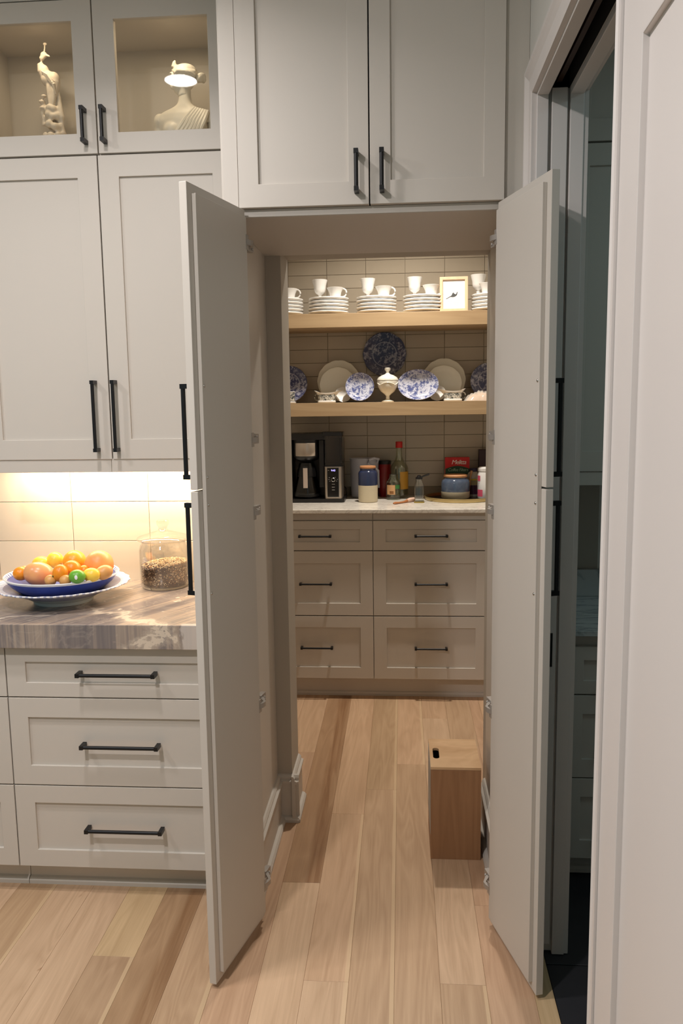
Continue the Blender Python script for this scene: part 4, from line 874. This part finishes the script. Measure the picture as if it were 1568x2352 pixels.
hr.tube([(-.030, -.01, .296), (-.026, -.012, .312), (-.022, -.012, .318)], [.009, .006, .002], 8); hr.tube([(-.032, .002, .296), (-.014, -.004, .302), (.01, -.03, .286), (.03, -.034, .270), (.045, -.02, .262)], .006, 8)
hr.ell((.058, -.002, .262), (.013, .013, .014))
for k in range(3): hr.tube([(.060 + .014 * math.cos(t + k), -.002 + .014 * math.sin(t + k) * .9, .262 + .010 * math.sin(t * 1.3 + 2 * k)) for t in [i * .6 for i in range(11)]], .0042, 8)
voxel('hair', hr, MARBLE, bu, .0030, 2)
dr = MB()
for k in range(7):
    q = k / 6; dr.tube([(.040 + .040 * q, .016, .166 - .014 * q), (.036 + .046 * q, -.022, .160 - .012 * q), (.012 + .062 * q, -.046, .120 - .014 * q), (-.016 + .078 * q, -.056, .074 - .006 * q), (-.036 + .092 * q, -.051, .030), (-.044 + .10 * q, -.046, .004)], [.0065, .0075, .008, .0085, .009, .009], 8)
dr.tube([(.072, .010, .150), (.086, -.010, .11), (.088, -.012, .05), (.084, -.01, .004)], [.012, .018, .018, .016], 10)
put('drapery', dr, MARBLE, bu, True)
pk_ = thing('peacock_carving', 'pale carved peacock perched on a pierced rock in the glass cabinet', 'statue', (-1.092, .535, 2.3925), (0, 0, 0))
rk = MB(); rr2 = random.Random(5)
for z, cx, w in ((.01, .002, .050), (.035, .004, .047), (.065, .002, .043), (.095, .004, .038), (.125, .004, .031), (.155, .004, .024), (.18, 0, .016)):
    for k in range(7):
        a = 2 * PI * k / 7 + z * 20; rk.ell((cx + w * .72 * math.cos(a), w * .6 * math.sin(a), z + rr2.uniform(-.006, .006)), (rr2.uniform(.009, .015),) * 3, 10, 7)
rk.tube([(.034, .0, .10), (.036, -.005, .15), (.028, 0, .20), (.022, .004, .24)], [.012, .009, .008, .007], 8); rk.tube([(-.03, .005, .13), (-.034, .0, .17), (-.026, 0, .21)], [.010, .008, .006], 8)
for z in (.185, .205, .222): rk.ell((-.030 + rr2.uniform(-.004, .006), -.004, z), (.011, .009, .006), 8, 6)
voxel('rock', rk, CARVED, pk_, .0036, 2)
pb = MB()
pb.ell((-.006, 0, .278), (.026, .020, .026)); pb.ell((-.020, 0, .300), (.018, .016, .024)); pb.tube([(-.026, 0, .300), (-.030, 0, .325), (-.026, 0, .342), (-.020, 0, .350)], [.016, .011, .009, .008], 12); pb.ell((-.017, 0, .354), (.012, .009, .011))
pb.ell((.012, 0, .272), (.022, .019, .028)); pb.tube([(.016, 0, .265), (.014, -.004, .235), (.010, -.008, .205), (.006, -.010, .180)], [.019, .014, .008, .004], 10)
pb.tube([(-.002, -.004, .255), (-.004, -.008, .22), (-.002, -.010, .185)], [.012, .006, .004], 8)
voxel('body', pb, CARVED, pk_, .0028, 2)
put('crest', MB().tube([(-.016, 0, .360), (-.013, 0, .374), (-.012, 0, .384)], [.003, .002, .0025], 8).ell((-.011, 0, .388), (.007, .004, .005), 10, 6), CARVED, pk_, True)
put('beak', MB().tube([(-.008, -.004, .352), (.002, -.006, .348), (.006, -.007, .345)], [.0045, .003, .0008], 8), CARVED, pk_, True)
wg = MB()
for k in range(6): wg.tube([(-.020 + .003 * k, -.017, .296 - .004 * k), (.000 + .004 * k, -.021, .282 - .006 * k), (.022, -.016, .262 - .008 * k)], [.004, .005, .002], 6)
put('wing_feathers', wg, CARVED, pk_, True)

# ================================================================== SIDE ROOM
sc1 = thing('side_base_cabinet', 'dim grey drawer cabinet with marble top through the side doorway', 'cabinet', (1.0, .45, 0))
YS = .24
carcass(sc1, .56, 1.6, YS, .695, .082, .838, .1, .06)
for z0, z1, hz, rw in ((.645, .800, .722, .044), (.365, .640, .503, .062), (.086, .361, .222, .063)):
    d = shaker('drawer', sc1, .585, 1.16, z0, z1, YS, .02, .072, rw); pull(d, .87, hz, .30, YS, False)
    d = shaker('drawer', sc1, 1.163, 1.598, z0, z1, YS, .02, .072, rw); pull(d, 1.38, hz, .20, YS, False)
tag(put('side_countertop', MB().box(.545, 1.62, .22, .6985, .839, .857), SMARBLE, bevel=.002), 'white veined marble worktop seen through the side doorway', 'countertop')
tag(put('marble_upstand', MB().box(.545, 1.62, .680, .6985, .8575, .957), SMARBLE, bevel=.001), 'low marble upstand behind the side room worktop', 'upstand')
su = thing('side_wall_cabinet', 'dim grey stacked wall cabinet through the side doorway', 'cabinet', (1.0, .55, 1.34))
put('carcass', MB().box(.56, 1.6, .4005, .695, 1.342, 2.80), GREIGE, su)
for x0, x1 in ((.600, 1.09), (1.093, 1.598)):
    shaker('door', su, x0, x1, 1.343, 2.354, .38, .02, .066, .066); shaker('door', su, x0, x1, 2.360, 2.79, .38, .02, .066, .066)
put('light_rail', MB().box(.56, 1.6, .384, .40, 1.298, 1.3415), GREIGE, su)
put('filler_strip', MB().box(.56, .598, .384, .4005, 1.343, 2.80), GREIGE, su)
